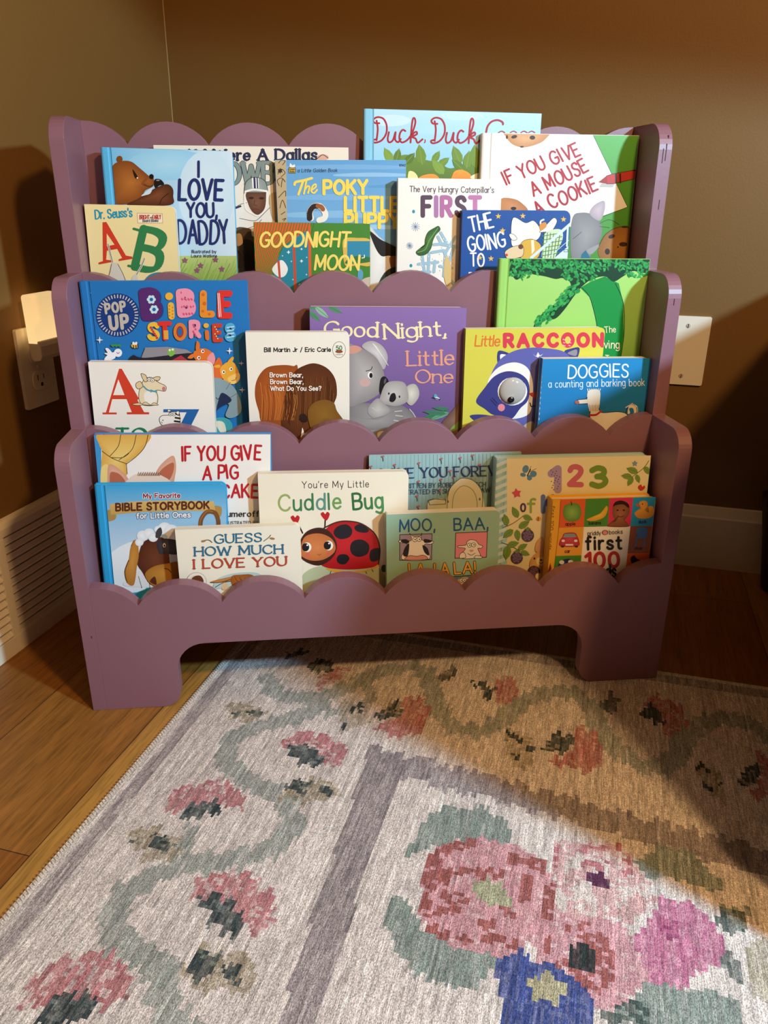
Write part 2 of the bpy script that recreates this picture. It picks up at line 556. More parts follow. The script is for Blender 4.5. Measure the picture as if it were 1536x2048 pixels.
blot(RB, [(545, 85), (600, 40), (680, 60), (690, 100), (600, 125)], TEAL, 0.9, '6f766c', 0.25)
blot(RB, [(430, 20), (520, -10), (570, 10), (450, 40)], TEAL, 0.8)
blot(RB, [(715, 250), (850, 275), (865, 380), (720, 430)], OLIVE, 0.7, 'bfb5a2', 0.35)
for q in ([(780, 285), (835, 275), (830, 305), (770, 310)], [(800, 325), (840, 320), (820, 360)], [(730, 370), (770, 355), (740, 405)]):
    blot(RB, q, TEAL, 0.95)
blot(RB, [(1055, 225), (1185, 280), (1155, 400), (1060, 450), (915, 425), (895, 390), (1000, 365), (1040, 300)], PINK, 0.88, 'c79a92', 0.2)
blot(RB, [(895, 325), (1000, 265), (1055, 300), (980, 365), (920, 352)], TEAL, 0.9, '8f8a80', 0.3)
blot(RB, [(1195, 120), (1275, 105), (1290, 65), (1315, 130), (1270, 165), (1225, 155)], TEAL, 0.8, OLIVE, 0.3)
blot(RC, [(0, 150), (90, 180), (105, 260), (40, 330), (-10, 315), (-40, 240)], PINK, 0.85, 'c79a92', 0.25)
blot(RB, [(1380, 160), (1500, 190), (1520, 215), (1470, 255), (1430, 200)], TEAL, 0.92)
blot(RC, [(25, 440), (180, 500), (192, 690), (120, 685), (40, 600)], OLIVE, 0.75, 'bfb5a2', 0.3)
for q in ([(40, 468), (82, 465), (80, 492), (42, 492)], [(70, 497), (135, 490), (130, 522), (75, 520)], [(140, 555), (192, 560), (190, 585), (140, 580)], [(58, 590), (125, 585), (125, 615), (62, 612)]):
    blot(RC, q, TEAL, 0.95)
blot(RC, [(420, 428), (550, 465), (595, 560), (585, 655), (480, 695), (275, 650), (300, 620), (400, 600), (440, 525)], PINK, 0.88, 'c79a92', 0.2)
blot(RC, [(245, 545), (340, 468), (445, 520), (380, 590), (260, 585)], TEAL, 0.9, '8f8a80', 0.3)
blot(RC, [(555, 310), (610, 275), (630, 220), (690, 300), (650, 355), (610, 350)], TEAL, 0.8, '8f8a80', 0.2)
blot(RC, [(825, 295), (900, 258), (1045, 330), (1085, 420), (980, 515), (925, 440)], PINK, 0.88, 'c2a4a2', 0.2)
blot(RC, [(785, 345), (870, 315), (955, 400), (900, 445), (850, 390)], TEAL, 0.93)
blot(RC, [(1110, 640), (1265, 700), (1295, 890), (1180, 830)], OLIVE, 0.7, 'bfb5a2', 0.3)
for q in ([(1100, 650), (1210, 680), (1205, 710), (1110, 675)], [(1165, 785), (1235, 790), (1230, 815), (1170, 810)], [(1230, 740), (1280, 745), (1270, 765)]):
    blot(RC, q, TEAL, 0.95)
blot(RC, [(1455, 595), (1650, 640), (1650, 880), (1430, 850), (1500, 720)], PINK, 0.88, 'c2a4a2', 0.2)
blot(RC, [(1345, 765), (1450, 645), (1515, 700), (1440, 790)], TEAL, 0.9, '8f8a80', 0.2)
# the bunch of big flowers in the middle field
LEAF = '87938c'
for q in ([(100, 300), (170, 170), (250, 100), (400, 120), (500, 150), (525, 245), (300, 245), (200, 275)], [(20, 560), (50, 435), (110, 480), (170, 590), (270, 660), (460, 690), (440, 760), (390, 825), (200, 815), (80, 705)],
          [(1010, 320), (1110, 255), (1230, 285), (1330, 375), (1360, 445), (1270, 425), (1150, 385), (1050, 385)], [(1040, 790), (1200, 830), (1400, 850), (1440, 980), (980, 980)]):
    blot(RD, q, LEAF, 0.93)
blot(RD, [(1455, 650), (1560, 630), (1560, 920), (1460, 840)], 'a39b80', 0.75)
blot(RD, [(1350, 500), (1465, 515), (1445, 595), (1380, 625), (1330, 560)], '4d5c58', 0.9, LEAF, 0.2)
blot(RD, [(1335, 665), (1400, 685), (1445, 790), (1390, 815)], '4d5c58', 0.85, LEAF, 0.3)
blot(RD, [(880, 905), (1050, 865), (1065, 955), (950, 985), (890, 945)], '4d5c58', 0.9, LEAF, 0.35)
blot(RD, [(690, 250), (800, 245), (945, 245), (1005, 320), (1065, 400), (1100, 480), (1000, 570), (800, 570), (700, 525), (670, 400)], 'd3aaa8', 0.97, 'dccbc6', 0.36)
for q in ([(690, 255), (720, 255), (715, 370), (690, 370)], [(780, 255), (960, 250), (960, 285), (790, 285)], [(800, 320), (900, 325), (890, 350), (800, 345)], [(960, 300), (1000, 320), (1000, 380), (960, 370)]):
    blot(RD, q, 'b9777c', 0.9, 'd3aaa8', 0.35)
for q in ([(745, 300), (800, 300), (800, 350), (745, 370)], [(760, 400), (830, 400), (830, 470), (760, 470)], [(700, 450), (745, 450), (740, 515), (700, 510)]):
    blot(RD, q, 'ded2cc', 0.95)
blot(RD, [(822, 358), (882, 358), (914, 408), (914, 440), (860, 428), (824, 396)], '5d3350', 0.97)
blot(RD, [(600, 600), (690, 530), (950, 560), (1010, 640), (1065, 770), (1000, 855), (930, 915), (850, 885), (780, 795), (620, 715)], 'cf9ba2', 0.97, 'dcb9b9', 0.12)
blot(RD, [(785, 560), (832, 570), (905, 620), (944, 700), (914, 805), (860, 835), (778, 845), (776, 765), (695, 730), (760, 690)], 'a2605c', 0.95, 'cf9ba2', 0.32)
for q in ([(720, 572), (757, 572), (757, 620), (720, 620)], [(640, 640), (690, 620), (680, 690), (650, 690)]):
    blot(RD, q, 'a2605c', 0.95)
blot(RD, [(748, 660), (790, 640), (852, 670), (852, 765), (748, 735)], '31393a', 0.98)
blot(RD, [(1060, 560), (1110, 465), (1230, 485), (1322, 560), (1365, 640), (1345, 735), (1222, 795), (1190, 835), (1060, 785), (1005, 640)], 'bc7492', 0.95, 'c888a0', 0.25)
blot(RD, [(1100, 545), (1160, 560), (1190, 600), (1160, 640), (1100, 610)], '934a70', 0.9, 'b8688a', 0.35)
blot(RD, [(200, 290), (270, 240), (400, 228), (560, 258), (655, 330), (700, 430), (700, 545), (620, 625), (560, 665), (480, 700), (270, 665), (195, 600), (145, 520), (165, 420)], 'cd989e', 0.98, 'dab2b3', 0.12)
for q in ([(145, 525), (165, 420), (205, 285), (245, 290), (225, 420), (205, 570)], [(240, 250), (380, 232), (372, 272), (250, 296)], [(500, 285), (655, 322), (660, 372), (510, 335)], [(240, 350), (500, 350), (500, 392), (280, 384), (282, 485), (240, 485)],
          [(560, 360), (615, 380), (604, 485), (560, 475)], [(210, 488), (335, 500), (335, 545), (222, 535)], [(380, 540), (475, 560), (475, 592), (380, 584)], [(175, 560), (275, 600), (262, 655), (190, 605)], [(400, 600), (565, 622), (552, 664), (420, 655)],
          [(655, 400), (704, 430), (695, 565), (648, 560)], [(300, 450), (345, 450), (345, 500), (300, 500)], [(470, 500), (560, 520), (560, 545), (470, 530)], [(300, 620), (360, 620), (380, 660), (300, 655)]):
    blot(RD, q, 'a0605c', 0.97, 'cd989e', 0.2)
blot(RD, [(348, 425), (430, 388), (482, 410), (524, 470), (505, 515), (420, 495)], 'aaab8c', 0.97)
blot(RD, [(468, 705), (560, 662), (600, 720), (742, 762), (845, 850), (850, 985), (485, 985), (500, 872), (458, 850)], '46548f', 0.98, '5c689c', 0.2)
blot(RD, [(588, 790), (650, 758), (704, 790), (745, 822), (704, 885), (598, 864)], 'b5ad8c', 0.97)
# woven threads run away from the viewer: long thin streaks of lighter and darker yarn
for ln_, amp in ((34, 0.085), (12, 0.05), (3, 0.06)):
    nz_ = rng.normal(0, 1, (NY // ln_ + 2, NX))
    rug *= np.clip(1 + amp * np.repeat(nz_, ln_, axis=0)[:NY], 0.55, 1.4)[:, :, None]
rug = np.clip(rug, 0, 0.85)
xs = RX0 + np.arange(NX + 1) * DX
ys = RY0 + np.arange(NY + 1) * DY
VX, VY = np.meshgrid(xs, ys)
verts = np.stack([VX.ravel(), VY.ravel(), np.full(VX.size, RUG_H)], 1)
jj, ii = np.meshgrid(np.arange(NY), np.arange(NX), indexing='ij')
q0 = (jj * (NX + 1) + ii).ravel()
quads = np.stack([q0, q0 + 1, q0 + NX + 2, q0 + NX + 1], 1)
RXE, RYE, RYS = xs[-1], ys[-1], ys[0]
me = bpy.data.meshes.new('area_rug')
me.from_pydata([], [], [])
me.vertices.add(len(verts))
me.vertices.foreach_set('co', verts.ravel().astype(np.float32))
me.loops.add(quads.size)
me.loops.foreach_set('vertex_index', quads.ravel().astype(np.int32))
me.polygons.add(len(quads))
me.polygons.foreach_set('loop_start', (np.arange(len(quads)) * 4).astype(np.int32))
me.polygons.foreach_set('loop_total', np.full(len(quads), 4, np.int32))
me.update(calc_edges=True)
at = me.attributes.new('yarn', 'FLOAT_COLOR', 'FACE')
at.data.foreach_set('color', np.concatenate([rug.reshape(-1, 3), np.ones((NX * NY, 1))], 1).ravel().astype(np.float32))


def rug_material():
    m, nt, b = new_mat('woven_rug_yarn')
    a = nd(nt, 'ShaderNodeAttribute', attribute_name='yarn')
    tc = nd(nt, 'ShaderNodeTexCoord')
    m1 = nd(nt, 'ShaderNodeMapping')
    m1.inputs['Scale'].default_value = (1.0, 0.05, 1.0)
    nt.links.new(tc.outputs['Object'], m1.inputs[0])
    s1 = nd(nt, 'ShaderNodeTexNoise', i_Scale=900.0, i_Detail=3.0)
    nt.links.new(m1.outputs[0], s1.inputs['Vector'])
    m2 = nd(nt, 'ShaderNodeMapping')
    m2.inputs['Scale'].default_value = (1.0, 0.6, 1.0)
    nt.links.new(tc.outputs['Object'], m2.inputs[0])
    s2 = nd(nt, 'ShaderNodeTexNoise', i_Scale=1100.0, i_Detail=2.0)
    nt.links.new(m2.outputs[0], s2.inputs['Vector'])
    r1 = nd(nt, 'ShaderNodeMapRange')
    r1.inputs[1].default_value, r1.inputs[2].default_value = 0.3, 0.7
    r1.inputs[3].default_value, r1.inputs[4].default_value = 0.60, 1.30
    nt.links.new(s1.outputs[0], r1.inputs[0])
    r2 = nd(nt, 'ShaderNodeMapRange')
    r2.inputs[1].default_value, r2.inputs[2].default_value = 0.3, 0.7
    r2.inputs[3].default_value, r2.inputs[4].default_value = 0.45, 1.35
    nt.links.new(s2.outputs[0], r2.inputs[0])
    mu = nd(nt, 'ShaderNodeMath', operation='MULTIPLY')
    nt.links.new(r1.outputs[0], mu.inputs[0])
    nt.links.new(r2.outputs[0], mu.inputs[1])
    hs = nd(nt, 'ShaderNodeHueSaturation')
    nt.links.new(a.outputs['Color'], hs.inputs['Color'])
    nt.links.new(mu.outputs[0], hs.inputs['Value'])
    nt.links.new(hs.outputs[0], b.inputs['Base Color'])
    b.inputs['Roughness'].default_value = 0.95
    b.inputs['Specular IOR Level'].default_value = 0.15
    bp = nd(nt, 'ShaderNodeBump', i_Strength=0.8, i_Distance=0.0012)
    nt.links.new(s2.outputs[0], bp.inputs['Height'])
    nt.links.new(bp.outputs[0], b.inputs['Normal'])
    return m


M_RUG = rug_material()
me.materials.append(M_RUG)
rug_o = empty('area_rug', loc=(0, 0, 0))
tag(rug_o, 'pale woven area rug with faded pink roses and grey vine border', 'rug')
pile = bpy.data.objects.new('woven_top', me)
COL.objects.link(pile)
pile.parent = rug_o
M_THREAD = noisy('ivory_overlock_thread', 'c6bbaa', 0.9, 0.1, 300)
MB().box(RX0, RXE, RYS, RYE, 0.0003, RUG_H - 0.0002).build('backing', noisy('rug_backing', '9c938a', 0.95), rug_o)
stl = MB()
for k in range(int((RYE - RYS) / 0.0046)):
    y = RYS + k * 0.0046
    stl.tube([(RX0 + 0.0065, y - 0.0015, RUG_H + 0.0002), (RX0 + 0.003, y, RUG_H + 0.0009), (RX0 - 0.0008, y + 0.0015, RUG_H), (RX0 - 0.0012, y + 0.002, 0.0006)], 0.0009, 5)
for k in range(int((RXE - RX0) / 0.0046)):
    x = RX0 + k * 0.0046
    stl.tube([(x - 0.0015, RYE - 0.004, RUG_H - 0.0003), (x, RYE - 0.002, RUG_H - 0.0002), (x + 0.0015, RYE + 0.0006, RUG_H - 0.0005), (x + 0.002, RYE + 0.001, 0.0006)], 0.0006, 5)
tag(stl.build('overlock_stitching', M_THREAD, rug_o, smooth=True), kind='stuff')

# ------------------------------------------------------------------ outlet and night light on the left wall
M_PLATE = noisy('ivory_plastic', 'e6dcc8', 0.35, 0.02)
M_DARK = noisy('dark_slot', '1a1210', 0.7)


def cover_plate(name, M, label, cat):
    r = empty(name, M)
    tag(r, label, cat)
    MB().prism(rrect(-0.035, 0.035, -0.057, 0.057, 0.003), 0, -0.005, 'xz').build('plate', M_PLATE, r, bevel=0.0025, seg=3)
    return r


# left plate: its local x runs along the wall, local -y points into the room
ML = Matrix.Translation((XL, 0.0975, 0.392)) @ Matrix.Rotation(PI / 2, 4, 'Z')
op = cover_plate('power_outlet', ML, 'ivory duplex power outlet on the left wall holding a glowing night light', 'outlet')
for z in (0.0195, -0.0195):
    rc = MB().prism([(a, b + z) for a, b in rrect(-0.0165, 0.0165, -0.0140, 0.0140, 0.011)], -0.0045, -0.0068, 'xz').build('receptacle', M_PLATE, op, bevel=0.0006)
    s = MB()
    s.box(-0.0075, -0.0060, -0.0070, -0.0066, z + 0.0005, z + 0.0085)
    s.box(0.0052, 0.0066, -0.0070, -0.0066, z + 0.0015, z + 0.0080)
    s.prism([(a, b + z - 0.0062) for a, b in rrect(-0.0020, 0.0028, -0.0025, 0.0028, (0, 0, 0.002, 0.002))], -0.0070, -0.0066, 'xz')
    s.build('pin_slots', M_DARK, rc)
MB().lathe([(0.0001, 0), (0.003, 0.0), (0.0026, 0.0012), (0.0001, 0.0014)], 14, Matrix.Translation((0, -0.005, 0)) @ Matrix.Rotation(PI / 2, 4, 'X')).build('screw', M_PLATE, op)

# the night light stands on two prongs in the upper receptacle, its shade rising above the plate
MN = Matrix.Translation((XL, 0.0985, 0.4115)) @ Matrix.Rotation(PI / 2, 4, 'Z')
nl = empty('night_light', MN)
tag(nl, 'small plug-in night light with a glowing warm white rectangular shade', 'night light')
m, nt, b = new_mat('glowing_shade')
tc = nd(nt, 'ShaderNodeTexCoord')
sp = nd(nt, 'ShaderNodeSeparateXYZ')
nt.links.new(tc.outputs['Object'], sp.inputs[0])
mr = nd(nt, 'ShaderNodeMapRange')
mr.inputs[1].default_value, mr.inputs[2].default_value = 0.020, 0.085
mr.inputs[3].default_value, mr.inputs[4].default_value = 0.95, 0.74
nt.links.new(sp.outputs[2], mr.inputs[0])
b.inputs['Base Color'].default_value = (0.45, 0.32, 0.18, 1)
b.inputs['Emission Color'].default_value = (1.0, 0.68, 0.30, 1)
nt.links.new(mr.outputs[0], b.inputs['Emission Strength'])
b.inputs['Roughness'].default_value = 0.4
SW = 0.026
shade = MB()
side_o = [(-0.0155, 0.018)] + [(-0.0295, 0.018), (-0.0305, 0.05)] + arc(-0.0230, 0.0775, 0.0068, 180, 90, 6) + arc(-0.0195, 0.0793, 0.005, 90, 0, 6)
shade.prism([(a, z) for a, z in side_o], -SW, SW, 'yz')
shade.build('shade', m, nl, bevel=0.0035, seg=3)
body = MB()
body.prism([(-0.0135, 0.020), (-0.0150, 0.024), (-0.0310, 0.021), (-0.0335, 0.014), (-0.0335, 0.000), (-0.0300, -0.0060), (-0.0180, -0.0070), (-0.0150, -0.002)], -SW + 0.0005, SW - 0.0005, 'yz')
body.build('housing', M_PLATE, nl, bevel=0.0018)
MB().prism(rrect(-0.0150, 0.0150, -0.0110, 0.0125, 0.006), -0.0071, -0.0152, 'xz').build('plug', M_PLATE, nl, bevel=0.0006)
# blank plate on the back wall
MBk = Matrix.Translation((0.4009 - 0.035, YB, 0.387))
bp_ = cover_plate('blank_wall_plate', MBk, 'ivory blank wall plate with two screws on the back wall', 'wall plate')
for z in (0.0417, -0.0417):
    sc = MB().lathe([(0.0001, 0), (0.0036, 0.0), (0.0031, 0.0011), (0.0001, 0.0014)], 16, Matrix.Translation((0, -0.005, z)) @ Matrix.Rotation(PI / 2, 4, 'X')).build('screw', noisy('painted_screw', 'b9ac98', 0.35), bp_)
    MB().box(-0.0005, 0.0005, -0.00665, -0.0058, z - 0.0031, z + 0.0031).build('slot', M_DARK, sc)

# ------------------------------------------------------------------ the armchair beside the rug; only one leg reaches into the picture
ac = empty('armchair', Matrix.Translation((0.411, -0.302, 0)) @ Matrix.Rotation(-0.203, 4, 'Z'))
tag(ac, 'dark upholstered armchair at the right edge showing only one dark wooden leg', 'armchair')
M_UPH = noisy('brown_upholstery', '3a2a22', 0.9, 0.15, 120, 0.3, 500)
M_LEG = noisy('dark_walnut_leg', '2a140c', 0.4, 0.2, 60)
AW, AD, AH = 0.88, 0.82, 0.55
for s in (0, 1):
    a0, a1 = ((0.0, 0.2), (AW - 0.2, AW))[s]
    rad = (0.19, 0.004, 0.02, 0.02) if s == 0 else (0.004, 0.19, 0.02, 0.02)
    MB().prism(rrect(a0, a1, 0.0, AD, rad, 12), 0.155, AH, 'xy').build('arm', M_UPH, ac, bevel=0.012, seg=3)
MB().prism(rrect(0.202, AW - 0.202, 0.0, 0.60, 0.02), 0.155, 0.45, 'xy').build('seat', M_UPH, ac, bevel=0.02, seg=3)
MB().prism([(0.62, 0.30), (0.78, 0.30), (0.83, 0.88), (0.74, 0.90), (0.61, 0.5)], 0.202, AW - 0.202, 'yz').build('backrest', M_UPH, ac, bevel=0.03, seg=3)
for lx in (-0.012, AW - 0.05):
    for ly in (0.06, 0.795):
        zb = RUG_H + 0.0012 if ly < 0.5 else 0.0
        qx = 0.075 if ly < 0.5 and lx < 0.5 else lx
        MB().lathe([(0.004, zb), (0.016, zb + 0.001), (0.021, zb + 0.008), (0.034, 0.10), (0.046, 0.17)], 20, Matrix.Translation((qx, ly + (0.03 if ly < 0.5 else 0), 0))).build('leg', M_LEG, ac, smooth=False)

# ------------------------------------------------------------------ a pen-drawn alphabet (strokes on a grid: capitals 10 high, small letters 6.6)
CIRC = '@2.65,6.6 .8,5.7 .1,3.3 .8,.9 2.65,0 4.5,.9 5.2,3.3 4.5,5.7'
GLYPH = {
    'A': (8, '0,0 4,10|4,10 8,0|1.5,3.6 6.5,3.6'), 'B': (6.2, '0,0 0,10|~0,10 3.4,10 5.5,9 5.6,7 4.4,5.5 2.6,5.3 0,5.3|~0,5.3 3.3,5.3 5.6,4.6 6.2,2.7 5.5,.8 3.2,0 0,0'),
    'C': (7.3, '~7.1,8.2 6,9.5 4,10 1.7,9 .2,6.5 .2,3.5 1.7,1 4,0 6,.5 7.2,1.9'), 'D': (7.4, '0,0 0,10|~0,10 3,10 5.8,8.8 7.4,6.3 7.4,3.7 5.8,1.2 3,0 0,0'),
    'E': (5.8, '0,0 0,10|0,10 5.8,10|0,5.2 4.8,5.2|0,0 5.8,0'), 'F': (5.5, '0,0 0,10|0,10 5.5,10|0,5.2 4.5,5.2'),
    'G': (7.7, '~7.2,8.4 6,9.6 4,10 1.7,9 .2,6.5 .2,3.5 1.7,1 4,0 6.2,.5 7.6,1.8|7.6,1.8 7.6,4.6|4.8,4.6 7.6,4.6'), 'H': (6.8, '0,0 0,10|6.8,0 6.8,10|0,5.2 6.8,5.2'),
    'I': (0.4, '.2,0 .2,10'), 'J': (4.5, '~4.5,10 4.5,6 4.4,3 3.7,.8 2,0 .2,1.2'), 'K': (6.6, '0,0 0,10|6.3,10 0,4|2.3,6.2 6.6,0'), 'L': (5.2, '0,10 0,0|0,0 5.2,0'),
    'M': (8.6, '.1,0 .4,10|.4,10 4.3,2|4.3,2 8.2,10|8.2,10 8.5,0'), 'N': (7, '0,0 0,10|0,10 7,0|7,0 7,10'), 'O': (8, '@4,10 1.6,9 .1,6.5 .1,3.5 1.6,1 4,0 6.4,1 7.9,3.5 7.9,6.5 6.4,9'),
    'P': (6.1, '0,0 0,10|~0,10 3.4,10 5.6,9.2 6.1,7.2 5.4,5.3 3.2,4.6 0,4.6'), 'R': (6.5, '0,0 0,10|~0,10 3.4,10 5.6,9.2 6,7.3 5.4,5.5 3.2,4.8 0,4.8|3,4.8 6.5,0'),
    'S': (6, '~5.8,8.4 4.8,9.7 3,10 1.1,9.3 .5,7.6 1.4,6 3.2,5.2 5.1,4.2 5.9,2.5 5.1,.7 3.1,0 1.2,.4 .1,1.8'), 'T': (7, '0,10 7,10|3.5,10 3.5,0'),
    'U': (7, '~0,10 0,6 .1,3.2 1,1 3.5,0 6,1 6.9,3.2 7,6 7,10'), 'V': (7.4, '0,10 3.7,0|3.7,0 7.4,10'), 'W': (10.6, '0,10 2.7,0|2.7,0 5.3,8.5|5.3,8.5 7.9,0|7.9,0 10.6,10'),
    'X': (6.6, '0,0 6.6,10|0,10 6.6,0'), 'Y': (7, '0,10 3.5,5|7,10 3.5,5|3.5,5 3.5,0'), 'Z': (6.6, '0,10 6.6,10|6.6,10 0,0|0,0 6.6,0'),
    'a': (5.3, CIRC + '|5.3,6.6 5.3,0'), 'b': (5.3, '0,10 0,0|' + CIRC), 'c': (4.6, '~4.6,5.5 2.9,6.6 .9,5.7 .1,3.3 .9,.9 2.9,0 4.6,1.1'), 'd': (5.3, CIRC + '|5.3,10 5.3,0'),
    'e': (5, '.2,3.5 5,3.5|~5,3.5 4.4,5.7 2.7,6.6 .9,5.7 .1,3.3 .9,.9 2.8,0 4.8,1.2'), 'f': (3.4, '~3.6,9.6 2.7,10 1.6,9.3 1.4,7.5 1.4,4 1.4,0|0,6.4 3.2,6.4'),
    'g': (5.3, CIRC + '|~5.3,6.6 5.3,2 5.2,-1 4.4,-2.7 2.6,-3.2 .5,-2.4'), 'h': (4.8, '0,10 0,0|~0,4.3 1,6 2.8,6.6 4.4,5.9 4.8,4.2 4.8,0'), 'i': (.4, '.2,6.6 .2,0|.2,8.9 .2,9.3'),
    'k': (4.8, '0,10 0,0|4.4,6.6 0,2.6|1.6,4 4.8,0'), 'l': (.4, '.2,10 .2,0'), 'm': (7.8, '0,6.6 0,0|~0,4.3 .9,6 2.3,6.6 3.6,5.9 3.9,4.2 3.9,0|~3.9,4.3 4.8,6 6.2,6.6 7.5,5.9 7.8,4.2 7.8,0'),
    'n': (4.8, '0,6.6 0,0|~0,4.3 1,6 2.8,6.6 4.4,5.9 4.8,4.2 4.8,0'), 'o': (5.3, CIRC), 'p': (5.3, '0,6.6 0,-3|' + CIRC), 'r': (3.2, '0,6.6 0,0|~0,3.8 .9,5.7 2.2,6.6 3.2,6.4'),
    's': (4.3, '~4.1,5.5 3.3,6.4 2.1,6.6 .8,6.1 .4,4.9 1.2,3.8 2.6,3.2 4,2.4 4.3,1.4 3.6,.4 2.2,0 .9,.3 .1,1.3'), 't': (3.4, '~1.5,9 1.5,4 1.5,1.6 2,.3 3.4,.1|0,6.4 3.4,6.4'),
    'u': (4.8, '~0,6.6 0,3.5 .1,1.8 .7,.4 2.1,0 3.8,.7 4.8,2.4|4.8,6.6 4.8,0'), 'v': (5, '0,6.6 2.5,0|2.5,0 5,6.6'), 'w': (7.6, '0,6.6 1.9,0|1.9,0 3.8,6|3.8,6 5.7,0|5.7,0 7.6,6.6'),
    'y': (5, '0,6.6 2.5,0|5,6.6 1.8,-3'), '0': (6, '@3,10 .9,8.6 .1,5 .9,1.4 3,0 5.1,1.4 5.9,5 5.1,8.6'), '1': (2.8, '.2,7.7 2.7,10|2.7,10 2.7,0'),
    '2': (6, '~.3,7.8 1.1,9.4 3,10 5.1,9.2 5.7,7.3 4.6,5 2.4,2.6 .2,.1|.2,0 6,0'), '3': (5.9, '~.5,8.8 2.8,10 5,9.2 5.4,7.4 4.4,5.8 2.4,5.3|~2.4,5.3 4.8,4.8 5.9,2.8 5,.9 2.8,0 .2,1.2'),
    '4': (6, '4.4,0 4.4,10|4.4,10 0,3|0,3 6,3'), '5': (5.6, '5,10 .8,10|.8,10 .4,5.5|~.4,5.5 2.8,6.2 5.2,5 5.6,3 4.6,.8 2.6,0 .2,1'), "'": (.6, '.3,10 .2,7.8'), ',': (.8, '.5,.6 0,-2'),
    '.': (.4, '.2,.4 .2,0'), '!': (.4, '.2,10 .2,3|.2,.4 .2,0'), '/': (3.6, '0,-1 3.6,10.5'), '?': (4.8, '~.2,8 1,9.5 2.6,10 4.4,9 4.6,7.2 3,5.2 2.4,3|2.4,.4 2.4,0'), ' ': (5.0, ''),
}


def P_(s):
    return [tuple(float(c) for c in q.split(',')) for q in s.split()] if isinstance(s, str) else list(s)


def catmull(pts, closed, n=5):
    out, m = [], len(pts)
    for i in range(m if closed else m - 1):
        g = (lambda k: pts[k % m]) if closed else (lambda k: pts[min(max(k, 0), m - 1)])
        p0, p1, p2, p3 = g(i - 1), g(i), g(i + 1), g(i + 2)
        for q in range(n):
            t = q / n
            out.append(tuple(0.5 * (2 * p1[a] + (p2[a] - p0[a]) * t + (2 * p0[a] - 5 * p1[a] + 4 * p2[a] - p3[a]) * t * t + (3 * p1[a] - p0[a] - 3 * p2[a] + p3[a]) * t ** 3) for a in (0, 1)))
    if not closed:
        out.append(pts[-1])
    return out


LIFT = 5e-6


